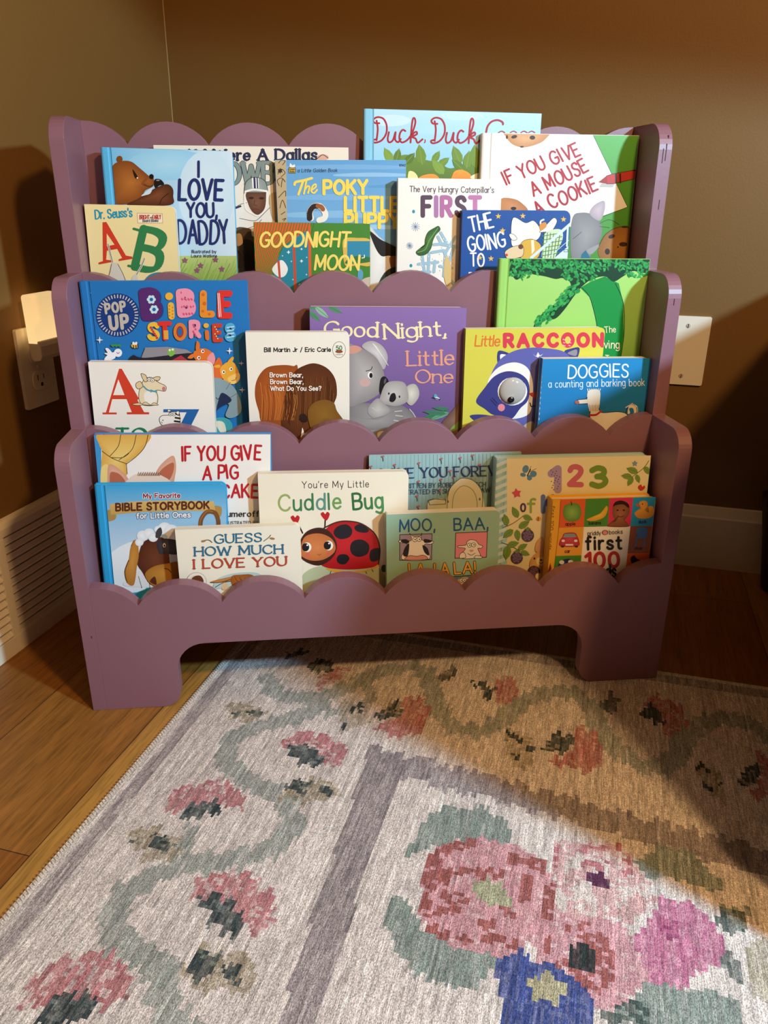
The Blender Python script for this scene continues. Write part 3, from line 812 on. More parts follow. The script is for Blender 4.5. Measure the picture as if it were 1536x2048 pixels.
class Art:
    """printed artwork of one cover: flat coloured shapes read off one enlarged view of the photo, laid on the cover"""

    def __init__(self, M, rect, view):
        self.Mi, self.rect = M.inverted(), rect
        self.pt, self.nm = M.translation, (M.to_3x3() @ Vector((0, 1, 0)))
        self.view(*view)
        self.P, self.C, self.L, self.T = [], [], [], []
        self.n = 0

    def view(self, ox, oy, s):
        self.ox, self.oy, self.s_ = ox, oy, s
        return self

    def _put(self, pts, cols, tris, lift=0.0):
        o = len(self.P)
        self.P += [(self.ox + x / self.s_, self.oy + y / self.s_) for x, y in pts]
        self.C += cols
        self.L += [self.n * LIFT + lift] * len(pts)
        self.T += [(a + o, b + o, c + o) for a, b, c in tris]

    def p(self, pts, col):
        pts = P_(pts)
        self.n += 1
        if isinstance(col, tuple):
            c1, c2, mode = np.array(lin(col[0])), np.array(lin(col[1])), col[2]
            if mode == 'r':
                cx, cy = sum(a for a, _ in pts) / len(pts), sum(b for _, b in pts) / len(pts)
                n = len(pts)
                rings, cols = [], []
                for f in (1.0, 0.66, 0.33):
                    rings += [(cx + (a - cx) * f, cy + (b - cy) * f) for a, b in pts]
                    cols += [tuple(c1 + (c2 - c1) * f)] * n
                rings.append((cx, cy))
                cols.append(tuple(c1))
                tri = []
                for k in range(2):
                    for i in range(n):
                        j = (i + 1) % n
                        tri += [(k * n + i, k * n + j, (k + 1) * n + j), (k * n + i, (k + 1) * n + j, (k + 1) * n + i)]
                tri += [(2 * n + i, 2 * n + (i + 1) % n, 3 * n) for i in range(n)]
                return self._put(rings, cols, tri)
            ax = 1 if mode == 'v' else 0
            lo, hi = min(q[ax] for q in pts), max(q[ax] for q in pts)
            cols = [tuple(c1 + (c2 - c1) * ((q[ax] - lo) / (hi - lo + 1e-9))) for q in pts]
        else:
            cols = [lin(col)] * len(pts)
        tri = tessellate_polygon([[Vector((a, b, 0)) for a, b in pts]])
        self._put(pts, cols, tri)

    def s(self, pts, col):
        self.p(catmull(P_(pts), True), col)

    def o(self, pts, col, w=4, edge='2a2320'):
        """a smooth shape with a drawn outline"""
        self.s(pts, col)
        self.l(pts, w, edge, True, True)

    def e(self, cx, cy, rx, ry, col, rot=0):
        c, s = math.cos(math.radians(rot)), math.sin(math.radians(rot))
        self.p([(cx + rx * math.cos(t) * c - ry * math.sin(t) * s, cy + rx * math.cos(t) * s + ry * math.sin(t) * c) for t in [2 * PI * k / 22 for k in range(22)]], col)

    def _pen(self, pts, wf, col, lift, closed=False):
        """one stroke: a quad for each step, a disc at each bend and end, every piece on its own hair-thin level"""
        c = [lin(col)]
        n = len(pts)
        m = n if closed else n - 1
        prev = None
        for i in range(m):
            (x0, y0), (x1, y1) = pts[i], pts[(i + 1) % n]
            d = math.hypot(x1 - x0, y1 - y0)
            if d < 1e-6:
                continue
            ux, uy = (x1 - x0) / d, (y1 - y0) / d
            w = wf(ux, uy) / 2
            self._put([(x0 - uy * w, y0 + ux * w), (x1 - uy * w, y1 + ux * w), (x1 + uy * w, y1 - ux * w), (x0 + uy * w, y0 - ux * w)], c * 4, [(0, 1, 2), (0, 2, 3)], lift + (i % 9) * 0.9e-6)
            ends = [(x0, y0)] if prev is None or abs(prev[0] * uy - prev[1] * ux) > 0.08 or prev[0] * ux + prev[1] * uy < 0 else []
            if i == m - 1:
                ends.append((x1, y1))
            for k2, (x, y) in enumerate(ends):
                self._put([(x + w * math.cos(PI * k / 6), y + w * math.sin(PI * k / 6)) for k in range(12)], c * 12, [(0, k, k + 1) for k in range(1, 11)], lift + 8.1e-6 + ((i + k2 * 4) % 9) * 0.9e-6)
            prev = (ux, uy)

    def l(self, pts, w, col, smooth=True, closed=False):
        pts = P_(pts)
        self.n += 1
        self._pen(catmull(pts, closed) if smooth and len(pts) > 2 else pts, lambda a, b: w, col, 0, closed)
        self.n += 3

    def t(self, text, x0, y0, x1, y1, h, col, w=0.12, nib=0.0, serif=0.0, slant=0.0, jit=0.0, sp=2.4, out=None, ow=0.1):
        """lettering on the baseline (x0, y0)-(x1, y1), capitals h high, fitted to the baseline's length"""
        w *= 1.16
        nib *= 0.8
        if out:
            st = random.getstate()
            self.t(text, x0, y0, x1, y1, h, out, w / 1.16 + ow, nib / 0.8, serif, slant, jit, sp)
            random.setstate(st)
        self.n += 1
        adv = [GLYPH[c][0] + (0 if c == ' ' else sp) for c in text]
        tot = sum(adv) - (0 if text[-1] == ' ' else sp)
        L = math.hypot(x1 - x0, y1 - y0)
        ux, uy = (x1 - x0) / L, (y1 - y0) / L
        if len(text) == 1 and GLYPH[text][0] < 1:
            sx = h / 10
        else:
            sx = L / tot
        sy = h / 10
        pos, k = 0.0, 0
        for ch, a in zip(text, adv):
            ccol = col if isinstance(col, str) else col[k % len(col)]
            if ch != ' ':
                k += 1
            jr, jy = random.uniform(-jit, jit), random.uniform(-jit, jit) * h * 0.5
            for si, st in enumerate([q for q in GLYPH[ch][1].split('|') if q]):
                flag = st[0] if st[0] in '~@' else ''
                raw = P_(st.lstrip('~@'))
                g = catmull(raw, flag == '@', 4) if flag else raw
                pts = []
                for gx2, gy2 in g:
                    X, Y = (pos + gx2 + slant * gy2) * sx, gy2 * sy + jy
                    X, Y = X - jr * Y, Y + jr * (gx2 * sx)
                    pts.append((x0 + ux * X + uy * Y, y0 + uy * X - ux * Y))
                if nib:
                    wf = lambda a_, b_: h * w * (1 - nib * (1 - abs(a_ * math.sin(0.4) + b_ * math.cos(0.4)) ** 1.3))
                else:
                    wf = lambda a_, b_: h * w
                self._pen(pts, wf, ccol, si * 1.65e-5, flag == '@')
                if serif and flag != '@':
                    for e, q in ((pts[0], g[:2]), (pts[-1], g[-2:][::-1])):
                        gy3 = q[0][1]
                        if abs(q[1][1] - q[0][1]) > 1.2 * abs(q[1][0] - q[0][0]) and (gy3 < 0.2 or gy3 > 9.5 or abs(gy3 - 6.6) < 0.15):
                            hw_ = h * serif
                            self._pen([(e[0] - ux * hw_, e[1] - uy * hw_), (e[0] + ux * hw_, e[1] + uy * hw_)], lambda a_, b_: h * w * 0.46, ccol, 5.2e-5 + si * 1.65e-5 + (0 if e is pts[0] else 0.8e-5))
            pos += a
        self.n += 22 if serif else 12

    def mesh(self):
        """lay the shapes on the cover and cut them off at its edges"""
        P = np.array(self.P)
        f, r, u = np.array(FW), np.array(RT), np.array(UP)
        d = f + ((P[:, :1] - 768) / FPX) * r - ((P[:, 1:] - 1024) / FPX) * u
        nm, c = np.array(self.nm), np.array(CAM)
        k = ((np.array(self.pt) - c) @ nm) / (d @ nm)
        W = c + d * k[:, None]
        Mi = np.array(self.Mi)
        loc = W @ Mi[:3, :3].T + Mi[:3, 3]
        x0, x1, z0, z1 = self.rect
        vs, cs, fs = [], [], []
        for tri in self.T:
            poly = [(loc[i][0], loc[i][2], *self.C[i]) for i in tri]
            lift = self.L[tri[0]]
            if any(q[0] < x0 or q[0] > x1 or q[1] < z0 or q[1] > z1 for q in poly):
                for ax, val, sg in ((0, x0, 1), (0, x1, -1), (1, z0, 1), (1, z1, -1)):
                    new = []
                    for i, a in enumerate(poly):
                        b = poly[(i + 1) % len(poly)]
                        ia, ib = sg * (a[ax] - val) >= 0, sg * (b[ax] - val) >= 0
                        if ia:
                            new.append(a)
                        if ia != ib:
                            t = (val - a[ax]) / (b[ax] - a[ax])
                            new.append(tuple(p + (q - p) * t for p, q in zip(a, b)))
                    poly = new
                    if len(poly) < 3:
                        break
            if len(poly) < 3:
                continue
            area = sum(poly[i][0] * poly[(i + 1) % len(poly)][1] - poly[(i + 1) % len(poly)][0] * poly[i][1] for i in range(len(poly)))
            if area < 0:
                poly = poly[::-1]
            o = len(vs)
            vs += [(q[0], -lift - 1.5e-5, q[1]) for q in poly]
            cs += [q[2:] for q in poly]
            fs.append(tuple(range(o, o + len(poly))))
        return vs, cs, fs


def cover_material(name, rough, coat):
    m, nt, b = new_mat(name)
    a = nd(nt, 'ShaderNodeAttribute', attribute_name='print')
    nt.links.new(a.outputs['Color'], b.inputs['Base Color'])
    b.inputs['Roughness'].default_value = rough
    b.inputs['Coat Weight'].default_value = coat
    b.inputs['Coat Roughness'].default_value = 0.25
    b.inputs['Specular IOR Level'].default_value = 0.3
    return m


M_COVER = {'hard': cover_material('glossy_printed_board', 0.42, 0.04), 'board': cover_material('laminated_printed_card', 0.45, 0.03), 'paper': cover_material('printed_paper_cover', 0.5, 0.0)}


def page_material(name, col, pitch):
    m, nt, b = new_mat(name)
    tc = nd(nt, 'ShaderNodeTexCoord')
    wv = nd(nt, 'ShaderNodeTexWave', bands_direction='Y', i_Scale=0.314 / pitch, i_Distortion=0.3)
    nt.links.new(tc.outputs['Object'], wv.inputs['Vector'])
    rmp = nd(nt, 'ShaderNodeMapRange')
    rmp.inputs[1].default_value, rmp.inputs[2].default_value = 0.0, 0.25
    rmp.inputs[3].default_value, rmp.inputs[4].default_value = 0.72, 1.0
    nt.links.new(wv.outputs['Fac'], rmp.inputs[0])
    hs = nd(nt, 'ShaderNodeHueSaturation')
    hs.inputs['Color'].default_value = (*lin(col), 1)
    nt.links.new(rmp.outputs[0], hs.inputs['Value'])
    nt.links.new(hs.outputs[0], b.inputs['Base Color'])
    b.inputs['Roughness'].default_value = 0.7
    return m


M_PAGES = {'hard': page_material('thin_page_edges', 'e4d9c4', 0.0004), 'board': page_material('thick_page_edges', 'e9dfcc', 0.0023), 'paper': page_material('paper_edges', 'e4d9c4', 0.0004)}
BOOK_ROOT = {}


def book(name, label, tier, yoff, lean, xa, xb, H, thick, kind, base, view, art, edge=None, spine=None, rad=0.0, roll=0.0, full=False, group=None):
    """a book standing in a pocket: an Empty at the foot of its front cover, and its covers, pages and spine"""
    a = math.radians(lean)
    yf = (TH, D1 + TH, D2 + TH)[tier - 1]
    W = xb - xa
    rl = math.radians(roll)
    rise = thick * math.sin(a) + abs(W / 2 * math.sin(rl)) + 0.0006
    M = MS @ Matrix.Translation(((xa + xb) / 2, yf + yoff, FLOORS[tier - 1] + rise)) @ Matrix.Rotation(-a, 4, 'X') @ Matrix.Rotation(-rl, 4, 'Y')
    H = H - rise
    r = empty(name, M)
    BOOK_ROOT[name] = r
    tag(r, label, 'book', group)
    hw = W / 2
    tc_ = {'hard': 0.0022, 'board': 0.0016, 'paper': 0.0006}[kind]
    ec = edge or base
    mb = MB()
    # front cover body
    lip = 0.0
    if kind == 'hard':
        prof_ = [(-hw, 0.0022), (-hw + 0.0010, 0.0008), (-hw + 0.0028, 0.0), (-hw + 0.0085, 0.0), (-hw + 0.0100, 0.0011), (-hw + 0.0118, 0.0011), (-hw + 0.0132, 0.0), (hw, 0.0), (hw, tc_), (-hw, tc_ + 0.0012)]
        mb.prism(prof_, 0, H, 'xy')
        lip = 0.0135
        if rad:
            mb = MB()
            pts = rrect(-hw + 0.0132, hw, 0, H, (0, rad, rad, 0))
            mb.prism(pts, 0, tc_, 'xz').prism(prof_[:7] + [(-hw + 0.0132, tc_), (-hw, tc_ + 0.0012)], 0, H, 'xy')
    else:
        mb.prism(rrect(-hw, hw, 0, H, (0, rad, rad, 0)), 0, tc_, 'xz')
    bv, bf = mb.v, mb.f
    A = Art(M, (-hw + (0.0134 if kind == 'hard' and not full else 0.0004), hw - 0.0004, 0.0, H - 0.0004), view)
    if art:
        art(A)
    vs, cs, fs = A.mesh() if A.T else ([], [], [])
    me = bpy.data.meshes.new('front_cover')
    o = len(bv)
    me.from_pydata([tuple(v) for v in bv] + vs, [], list(bf) + [tuple(i + o for i in q) for q in fs])
    bm = bmesh.new()
    bm.from_mesh(me)
    bm.faces.ensure_lookup_table()
    bmesh.ops.recalc_face_normals(bm, faces=bm.faces[:len(bf)])
    bm.to_mesh(me)
    bm.free()
    # colours go on face corners: the print on the front, the board's own colour on its thin edges
    cb, ce = lin(base), lin(ec)
    ca = me.attributes.new('print', 'FLOAT_COLOR', 'CORNER')
    buf = np.ones((len(me.loops), 4), np.float32)
    for pi, pol in enumerate(me.polygons):
        for li in pol.loop_indices:
            vi = me.loops[li].vertex_index
            if vi >= o:
                buf[li, :3] = cs[vi - o]
            else:
                buf[li, :3] = cb if abs(pol.normal.y) > 0.3 else ce
    ca.data.foreach_set('color', buf.ravel())
    me.materials.append(M_COVER[kind])
    fo = bpy.data.objects.new('front_cover', me)
    COL.objects.link(fo)
    fo.parent = r

    def plain(nm, m2, col):
        ob = m2.build(nm, M_COVER[kind], r)
        c2 = ob.data.attributes.new('print', 'FLOAT_COLOR', 'POINT')
        c2.data.foreach_set('color', np.tile(np.array([*lin(col), 1], np.float32), len(ob.data.vertices)))
        return ob

    inset = 0.0028 if kind == 'hard' else 0.0002 if kind == 'board' else 0.0006
    pr = max(rad - inset, 0)
    pm = MB().prism(rrect(-hw + 0.0015, hw - inset, inset, H - inset, (0, pr, pr, 0)), tc_ + 0.0001, thick - tc_ - 0.0001, 'xz')
    pm.build('pages', M_PAGES[kind], r)
    plain('back_cover', MB().prism(rrect(-hw, hw, 0, H, (0, rad, rad, 0)), thick - tc_, thick, 'xz'), ec if kind != 'hard' else base)
    plain('spine', MB().box(-hw, -hw + 0.0013, tc_ + (0.0013 if kind == 'hard' else 0.0001), thick - tc_ - 0.0001, 0, H), spine or base)
    return r, M, A

# ------------------------------------------------------------------ the books, read off enlarged views of the photo (origin x, y and scale)
C1, C2, C3, C4, C5 = (90, 220, 3.84), (440, 270, 3.84), (700, 200, 5.12), (950, 240, 3.572), (100, 540, 3.657)
C6, C7, C8, C9, C10 = (480, 590, 3.2), (900, 500, 2.844), (160, 850, 3.072), (500, 890, 2.898), (960, 890, 3.491)
INK = '2b2422'


def star(A, x, y, r, col, n=5, inner=0.42, rot=-90):
    A.p([(x + (r if k % 2 == 0 else r * inner) * math.cos(math.radians(rot + 180 * k / n)), y + (r if k % 2 == 0 else r * inner) * math.sin(math.radians(rot + 180 * k / n))) for k in range(2 * n)], col)


def leaf(A, x0, y0, x1, y1, w, col, vein=None, lw=2.5):
    dx, dy = x1 - x0, y1 - y0
    q = lambda t, s: (x0 + dx * t - dy * s * w, y0 + dy * t + dx * s * w)
    A.p([q(0, 0), q(0.15, 0.7), q(0.4, 1.0), q(0.7, 0.75), q(1, 0), q(0.7, -0.75), q(0.4, -1.0), q(0.15, -0.7)], col)
    if vein:
        A.l([(x0, y0), (x1, y1)], lw, vein, False)
    else:
        A.n -= 0.8


# ---- top pocket


def art_duck(A):
    A.p('150,60 2100,60 2100,900 150,900', ('b4daea', '7fc2e2', 'v'))
    A.e(420, 210, 200, 60, 'c4e0ea')
    A.e(820, 300, 190, 50, 'a9d6ea')
    A.e(1150, 160, 220, 50, 'b9dcea')
    for k, dx in ((0, 0), (1, 595)):
        R = lambda s: [(x + dx, y + k * 6) for x, y in P_(s)]
        c, w_ = 'a3142c', 19
        A.l(R('300,238 255,235 238,208 262,182 300,176 345,196 375,260 370,345 325,412 270,436 240,432 236,412 262,404'), w_, c)
        A.l(R('272,212 284,300 272,412'), w_, c)
        A.l(R('398,330 386,400 402,434 440,410 466,330 462,404 492,432 520,400'), w_, c)
        A.l(R('566,318 540,306 512,340 506,398 530,434 572,420 606,390'), w_, c)
        A.l(R('604,392 640,330 668,240 664,192 646,190 634,250 626,340 620,436'), w_, c)
        A.l(R('628,382 652,340 680,326 684,350 640,378 672,396 694,438 742,402'), w_, c)
        A.l(R('768,408 770,424 762,438'), 11, c)
    A.l('1394,330 1410,268 1450,222 1510,206 1560,226 1566,250', 20, 'a3142c')
    A.view(*C4)
    for x in (190, 275, 350, 405):
        A.l([(x - 22, 90), (x, 80), (x + 22, 90)], 8, 'a3142c')
    A.view(*C3)
    g = ['6c8c30', '5d7d2a', '7c9c3c', '547328']
    A.s('380,640 560,560 700,600 900,640 1030,700 1200,640 1400,600 1400,800 380,800', ('6b8a34', '57752b', 'v'))
    for q in ((430, 640, 352, 490), (470, 640, 505, 495), (560, 660, 665, 540), (740, 660, 708, 455), (850, 640, 918, 520), (900, 680, 1018, 590), (960, 760, 838, 610), (1130, 660, 1058, 470), (1160, 720, 1045, 610), (1190, 700, 1222, 520), (1290, 700, 1275, 458)):
        leaf(A, *q, 0.26, random.choice(g), '87a54c', 4)
    A.s('600,735 650,735 690,780 690,830 600,830', 'e9dc9c')
    A.s('700,800 760,768 850,758 905,790 905,840 700,840', ('e89a3a', 'd9842a', 'v'))
    A.s('1048,770 1080,725 1150,716 1230,760 1235,830 1048,830', ('ee9c34', 'd7802a', 'v'))
    A.s('1235,800 1270,762 1340,750 1360,830', 'e4dcb8')


book('picture_book', 'tall sky blue hardcover with red script above green leaves, rising highest over the shelf', 3, 0.0460, 3, -0.0078, 0.2279, 0.2611, 0.0100, 'hard', '86c3de', C3, art_duck, spine='6fc4dc', roll=-0.70)


def art_cowboys(A):
    A.t('If I Were A Dallas', -238, 196, 741, 190, 80, '1f2647', 0.24, 0.45, 0.13, sp=2.6)
    A.t('COWBOY', -60, 380, 640, 368, 160, '7d8c86', 0.17, 0.35, 0.11, sp=2.2, out='262b3c', ow=0.05)
    A.e(790, 172, 45, 24, 'd8a892')
    A.l('750,178 790,152 830,178', 5, '2a2320')
    A.s('110,560 170,520 240,500 330,520 420,560 470,660 440,760 120,800 90,640', 'e6ded2')
    for q in ('112,566 150,536 205,520', '150,640 260,660 300,640', '120,745 260,700 320,650', '300,640 400,540'):
        A.l(q, 4, '3a3430')
    A.p('112,572 118,550 160,538 166,552', '2a3350')
    A.s('100,740 230,720 260,780 440,700 470,860 440,1060 110,1060', '5b4a3a')
    A.s('150,850 200,800 280,850 300,960 230,1050 150,1050', '2e2722')
    A.s('120,770 160,760 175,830 130,850', 'd9b58c')
    for k in range(14):
        A.l([(130 + 9 * k, 880 + 9 * (k % 4)), (150 + 8 * k, 940), (140 + 10 * k, 1020)], 5, '1d1815')
    A.s('380,470 430,440 470,460 470,640 420,660 390,600', 'b9a27e')
    A.s('210,440 355,440 350,560 300,612 250,590 215,520', ('7c503c', '5a3626', 'r'))
    A.e(240, 484, 20, 9, '2a1a14')
    A.e(320, 486, 20, 9, '2a1a14')
    A.l('268,500 262,535 285,540', 4, '3f261c')
    A.l('252,574 275,568 300,574', 6, '5a2a24')
    A.s('186,450 196,370 240,330 300,328 350,360 368,430 350,440 215,440', ('a1aaa6', '82908a', 'r'))
    A.l('190,440 196,560 250,604 300,618 352,560 362,440', 13, 'ece6dc')
    A.l('192,436 260,420 362,432', 15, 'ece6dc')
    A.p('244,326 296,326 300,410 250,410', 'eee8de')
    A.p('256,326 272,326 276,410 260,410', '27305a')
    A.p('280,326 290,326 294,410 284,410', '27305a')
    A.l('186,450 196,370 240,330 300,328 350,360 368,430', 4, '2a2320')


book('paperback_book', 'thin cream paperback with a helmeted child on its cover, behind the blue golden-spined book', 3, 0.0500, 3, -0.2754, -0.0255, 0.2171, 0.0040, 'paper', 'e6dccb', C2, art_cowboys, roll=-0.18)


def art_mouse(A):
    A.p('0,60 1300,60 1300,1100 0,1100', ('55a336', '468a2c', 'v'))
    A.p('20,60 842,104 1090,622 690,762 20,860', 'efece6')
    A.l('842,104 1090,622 880,704', 4, '2f4422', False)
    A.s('215,70 520,72 500,140 430,178 340,196 265,172 222,120', ('d9a878', 'c08652', 'r'))
    for x, y, rx, ry, r in ((280, 120, 22, 12, -15), (410, 126, 20, 15, 0), (228, 122, 8, 14, 0), (335, 192, 14, 6, 0)):
        A.e(x, y, rx, ry, '3b241a', r)
    c = 'a8232b'
    for s, q in (('IF YOU GIVE', (226, 464, 752, 246, 94)), ('A MOUSE', (420, 540, 812, 366, 96)), ('A COOKIE', (452, 684, 876, 494, 98))):
        A.t(s, *q, c, 0.135, jit=0.10, sp=2.8)
    A.s('180,570 260,560 330,590 372,660 180,700', ('c98a5c', 'b3733f', 'r'))
    A.e(275, 632, 20, 12, '2e1c14')
    # a plain grey rounded shape stands where the cover shows its animal
    A.s('700,690 760,662 830,672 890,720 908,800 880,890 830,960 800,1010 700,1010 680,850', ('9b9898', '7f7c7e', 'r'))
    A.s('820,672 850,610 922,578 924,650 890,720', ('c9b4bc', 'a99aa2', 'r'))
    for q in ('890,740 960,712 1030,748', '890,760 960,770', '700,850 760,800'):
        A.l(q, 3, '35302e')
    A.s('800,930 880,890 885,905 830,960', '9b9898')
    A.p('760,960 790,930 820,980 820,1010 750,1010', '2f6a86')
    A.s('885,900 930,820 1010,770 1100,770 1160,850 1150,960 1080,1040 930,1020 880,960', ('ad7838', '935f28', 'r'))
    A.l('885,900 930,820 1010,770 1100,770 1160,850', 4, '3f2a14')
    for x, y, rx, ry, r in ((975, 832, 24, 14, -20), (1058, 888, 30, 16, 0), (945, 940, 18, 22, 0), (1020, 908, 6, 6, 0), (1070, 764, 26, 8, 0)):
        A.e(x, y, rx, ry, '3a2114', r)
    A.p('888,478 905,452 1000,446 985,480', 'b7b2ac')
    A.p('882,444 938,400 980,386 1190,348 1190,408 985,456 940,456', 'b8322a')
    A.p('882,444 938,400 946,456', '9d2822')
    for x in (1000, 1030):
        A.p([(x, 384), (x + 12, 382), (x + 14, 450), (x + 2, 452)], '2c1512')
    A.l('938,400 980,386 1190,348', 4, '3a1512', False)
    A.l('940,456 985,456 1190,408', 4, '3a1512', False)
    A.p('1120,362 1190,348 1190,376', '2c1512')


book('picture_book', 'white and green hardcover with tilted red title and cookies, against the right side panel', 3, 0.0340, 3, 0.1483, 0.3615, 0.2344, 0.0110, 'hard', 'ebe7e1', C4, art_mouse, spine='e8e4de', roll=-0.24)


def art_poky(A):
    A.p('420,150 1480,150 1480,1300 420,1300', ('5f9ccc', '82b2d8', 'v'))
    for y, h, c, x0, x1 in ((240, 40, '76aad4', 520, 1450), (300, 34, '8fbcdc', 900, 1450), (390, 30, '5c98c8', 1150, 1460), (470, 50, '79add6', 520, 1300), (600, 60, '86b6da', 520, 1400), (700, 40, '98c2e0', 700, 1400), (560, 26, '6ea4d0', 900, 1300)):
        A.s([(x0, y), ((x0 + x1) / 2, y - h / 3), (x1, y), (x1, y + h / 2), ((x0 + x1) / 2, y + h * 0.6), (x0, y + h / 2)], c)
    A.p('400,150 508,150 522,1300 400,1300', 'bca57e')
    for q in ('450,215 470,195 500,200 480,230', '445,300 470,262 500,290 470,320', '455,390 440,350 470,330 495,350', '470,400 480,340 500,360', '450,480 500,430 505,470', '460,560 480,500 505,560', '470,610 500,590', '480,650 505,640 490,660'):
        A.l(q, 5, '33281c')
    star(A, 462, 275, 24, '33281c', 6, 0.5)
    A.t('a Little Golden Book', 596, 286, 900, 284, 26, '20304e', 0.12, slant=0.15)
    A.p('528,252 580,252 580,292 528,292', 'd9a927')
    A.l('528,252 580,252 580,292 528,292', 4, '22303c', False, True)
    A.t('Golden', 534, 270, 574, 270, 13, '22303c', 0.16)
    A.t('Books', 537, 287, 572, 287, 13, '22303c', 0.16)
    A.s('536,246 540,216 556,232 574,226 572,248', 'e8e4dc')
    A.t('10142', 1376, 240, 1424, 241, 16, '2d4a68', 0.14)
    y = 'efd35b'
    A.l('572,382 582,362 640,350 705,332', 20, y)
    A.l('640,348 622,400 602,456', 19, y)
    A.l('664,345 654,400 644,452', 14, y)
    A.l('650,420 672,394 686,402 676,446', 14, y)
    A.l('700,425 734,400 734,378 712,392 700,430 722,446 746,420', 13, y)
    A.t('POKY', 798, 452, 1128, 450, 100, y, 0.22, sp=3.0)
    A.t('LITTLE', 962, 584, 1366, 584, 104, y, 0.22, sp=3.2)
    A.t('PUPPY', 962, 710, 1372, 712, 104, y, 0.22, sp=3.0)
    # soft black, tan and white patches in place of the cover's animal
    A.l('700,640 690,590 720,550 770,548 808,600 800,640 760,655', 44, 'ece4d8')
    A.l('690,640 690,590 716,552 750,545', 40, '2a1c16')
    A.l('752,545 776,552 790,570', 36, '9a5a30')
    A.s('1120,720 1220,780 1300,860 1330,960 1300,1060 1240,1180 1120,1220', ('ece6de', 'd8cfc6', 'r'))
    A.s('1150,740 1230,800 1330,850 1400,900 1400,1100 1370,1000 1310,930 1240,930 1190,860', '1e1a1a')
    A.s('1300,940 1380,940 1400,1030 1330,1050', '9c5c2c')
    A.s('1260,1060 1400,1030 1400,1300 1180,1300', '26302a')


book('golden_spine_book', 'blue picture book with yellow brush title and a patterned gold spine strip', 3, 0.0400, 3, -0.1197, 0.0514, 0.2013, 0.0050, 'board', '6fa6d2', C2, art_poky, edge='d8cdb0', roll=0.40)


def art_daddy(A):
    A.p('400,260 1480,260 1480,1320 400,1320', ('62b4dc', 'd0e2ec', 'h'))
    A.e(950, 420, 320, 120, ('a8d4ea', '8fc8e4', 'r'))
    A.e(1240, 640, 220, 330, ('d5e5ee', 'c3dcea', 'r'))
    A.p('900,1120 1480,1120 1480,1320 900,1320', ('b3c476', '7f9c40', 'v'))
    for k in range(26):
        x = 1000 + 19 * k
        A.l([(x, 1310), (x + 30, 1240), (x + 60, 1150 + 30 * (k % 3))], 5, random.choice(['8fa850', '7a943c', 'a3b85e']))
    for x, y in ((1195, 1195), (1168, 1232), (1358, 1222), (1075, 1155), (1310, 1150)):
        star(A, x, y, 26, '8a5468', 5, 0.55)
    b1, b2 = 'b06a2c', '7c4218'
    A.e(573, 378, 24, 26, b2)
    A.e(484, 470, 36, 46, b1, 20)
    A.e(490, 474, 20, 30, '44200e', 20)
    A.s('520,720 512,660 486,540 520,430 580,394 660,396 720,440 800,510 832,560 826,590 770,620 740,680 660,720', (b1, b2, 'r'))
    A.s('760,540 800,505 834,520 832,585 780,590 740,570', ('9c5a26', '7c4218', 'r'))
    A.e(818, 512, 18, 20, '140c0a')
    A.s('672,455 700,490 716,525 690,520', '1c100c')
    A.e(710, 522, 6, 6, 'e8e0d8')
    A.l('760,572 800,588 830,578', 5, '3a1c0e')
    A.s('640,730 720,680 830,610 930,570 980,600 985,660 960,730', ('7a4526', '4a2412', 'r'))
    A.s('836,560 850,530 890,535 916,570 880,580 850,600', '18100e')
    A.e(868, 540, 14, 6, '8c8078')
    A.l('950,640 900,680 880,725', 6, '2c140a')
    A.s('740,660 780,625 825,595 810,640 770,655', 'c6d6dc')
    n = '1e2c66'
    A.t('I', 1178, 512, 1182, 512, 115, n, 0.15)
    A.t('LOVE', 1030, 690, 1362, 686, 150, n, 0.14, jit=0.06, sp=2.6)
    A.t('YOU,', 1094, 822, 1322, 820, 106, n, 0.15, jit=0.06)
    A.t('DADDY', 1024, 1026, 1408, 1024, 174, n, 0.095, jit=0.07, sp=2.4)
    A.t('Illustrated by', 1128, 1098, 1316, 1098, 24, '28304e', 0.12)
    A.t('Laura Watkins', 1126, 1130, 1322, 1130, 22, '28304e', 0.12)


book('padded_board_book', 'pale blue padded book with brown bear cubs and a navy hand-lettered title', 3, 0.0350, 3, -0.3420, -0.1781, 0.2122, 0.0130, 'hard', '58b0da', C1, art_daddy, rad=0.010, roll=-1.12)


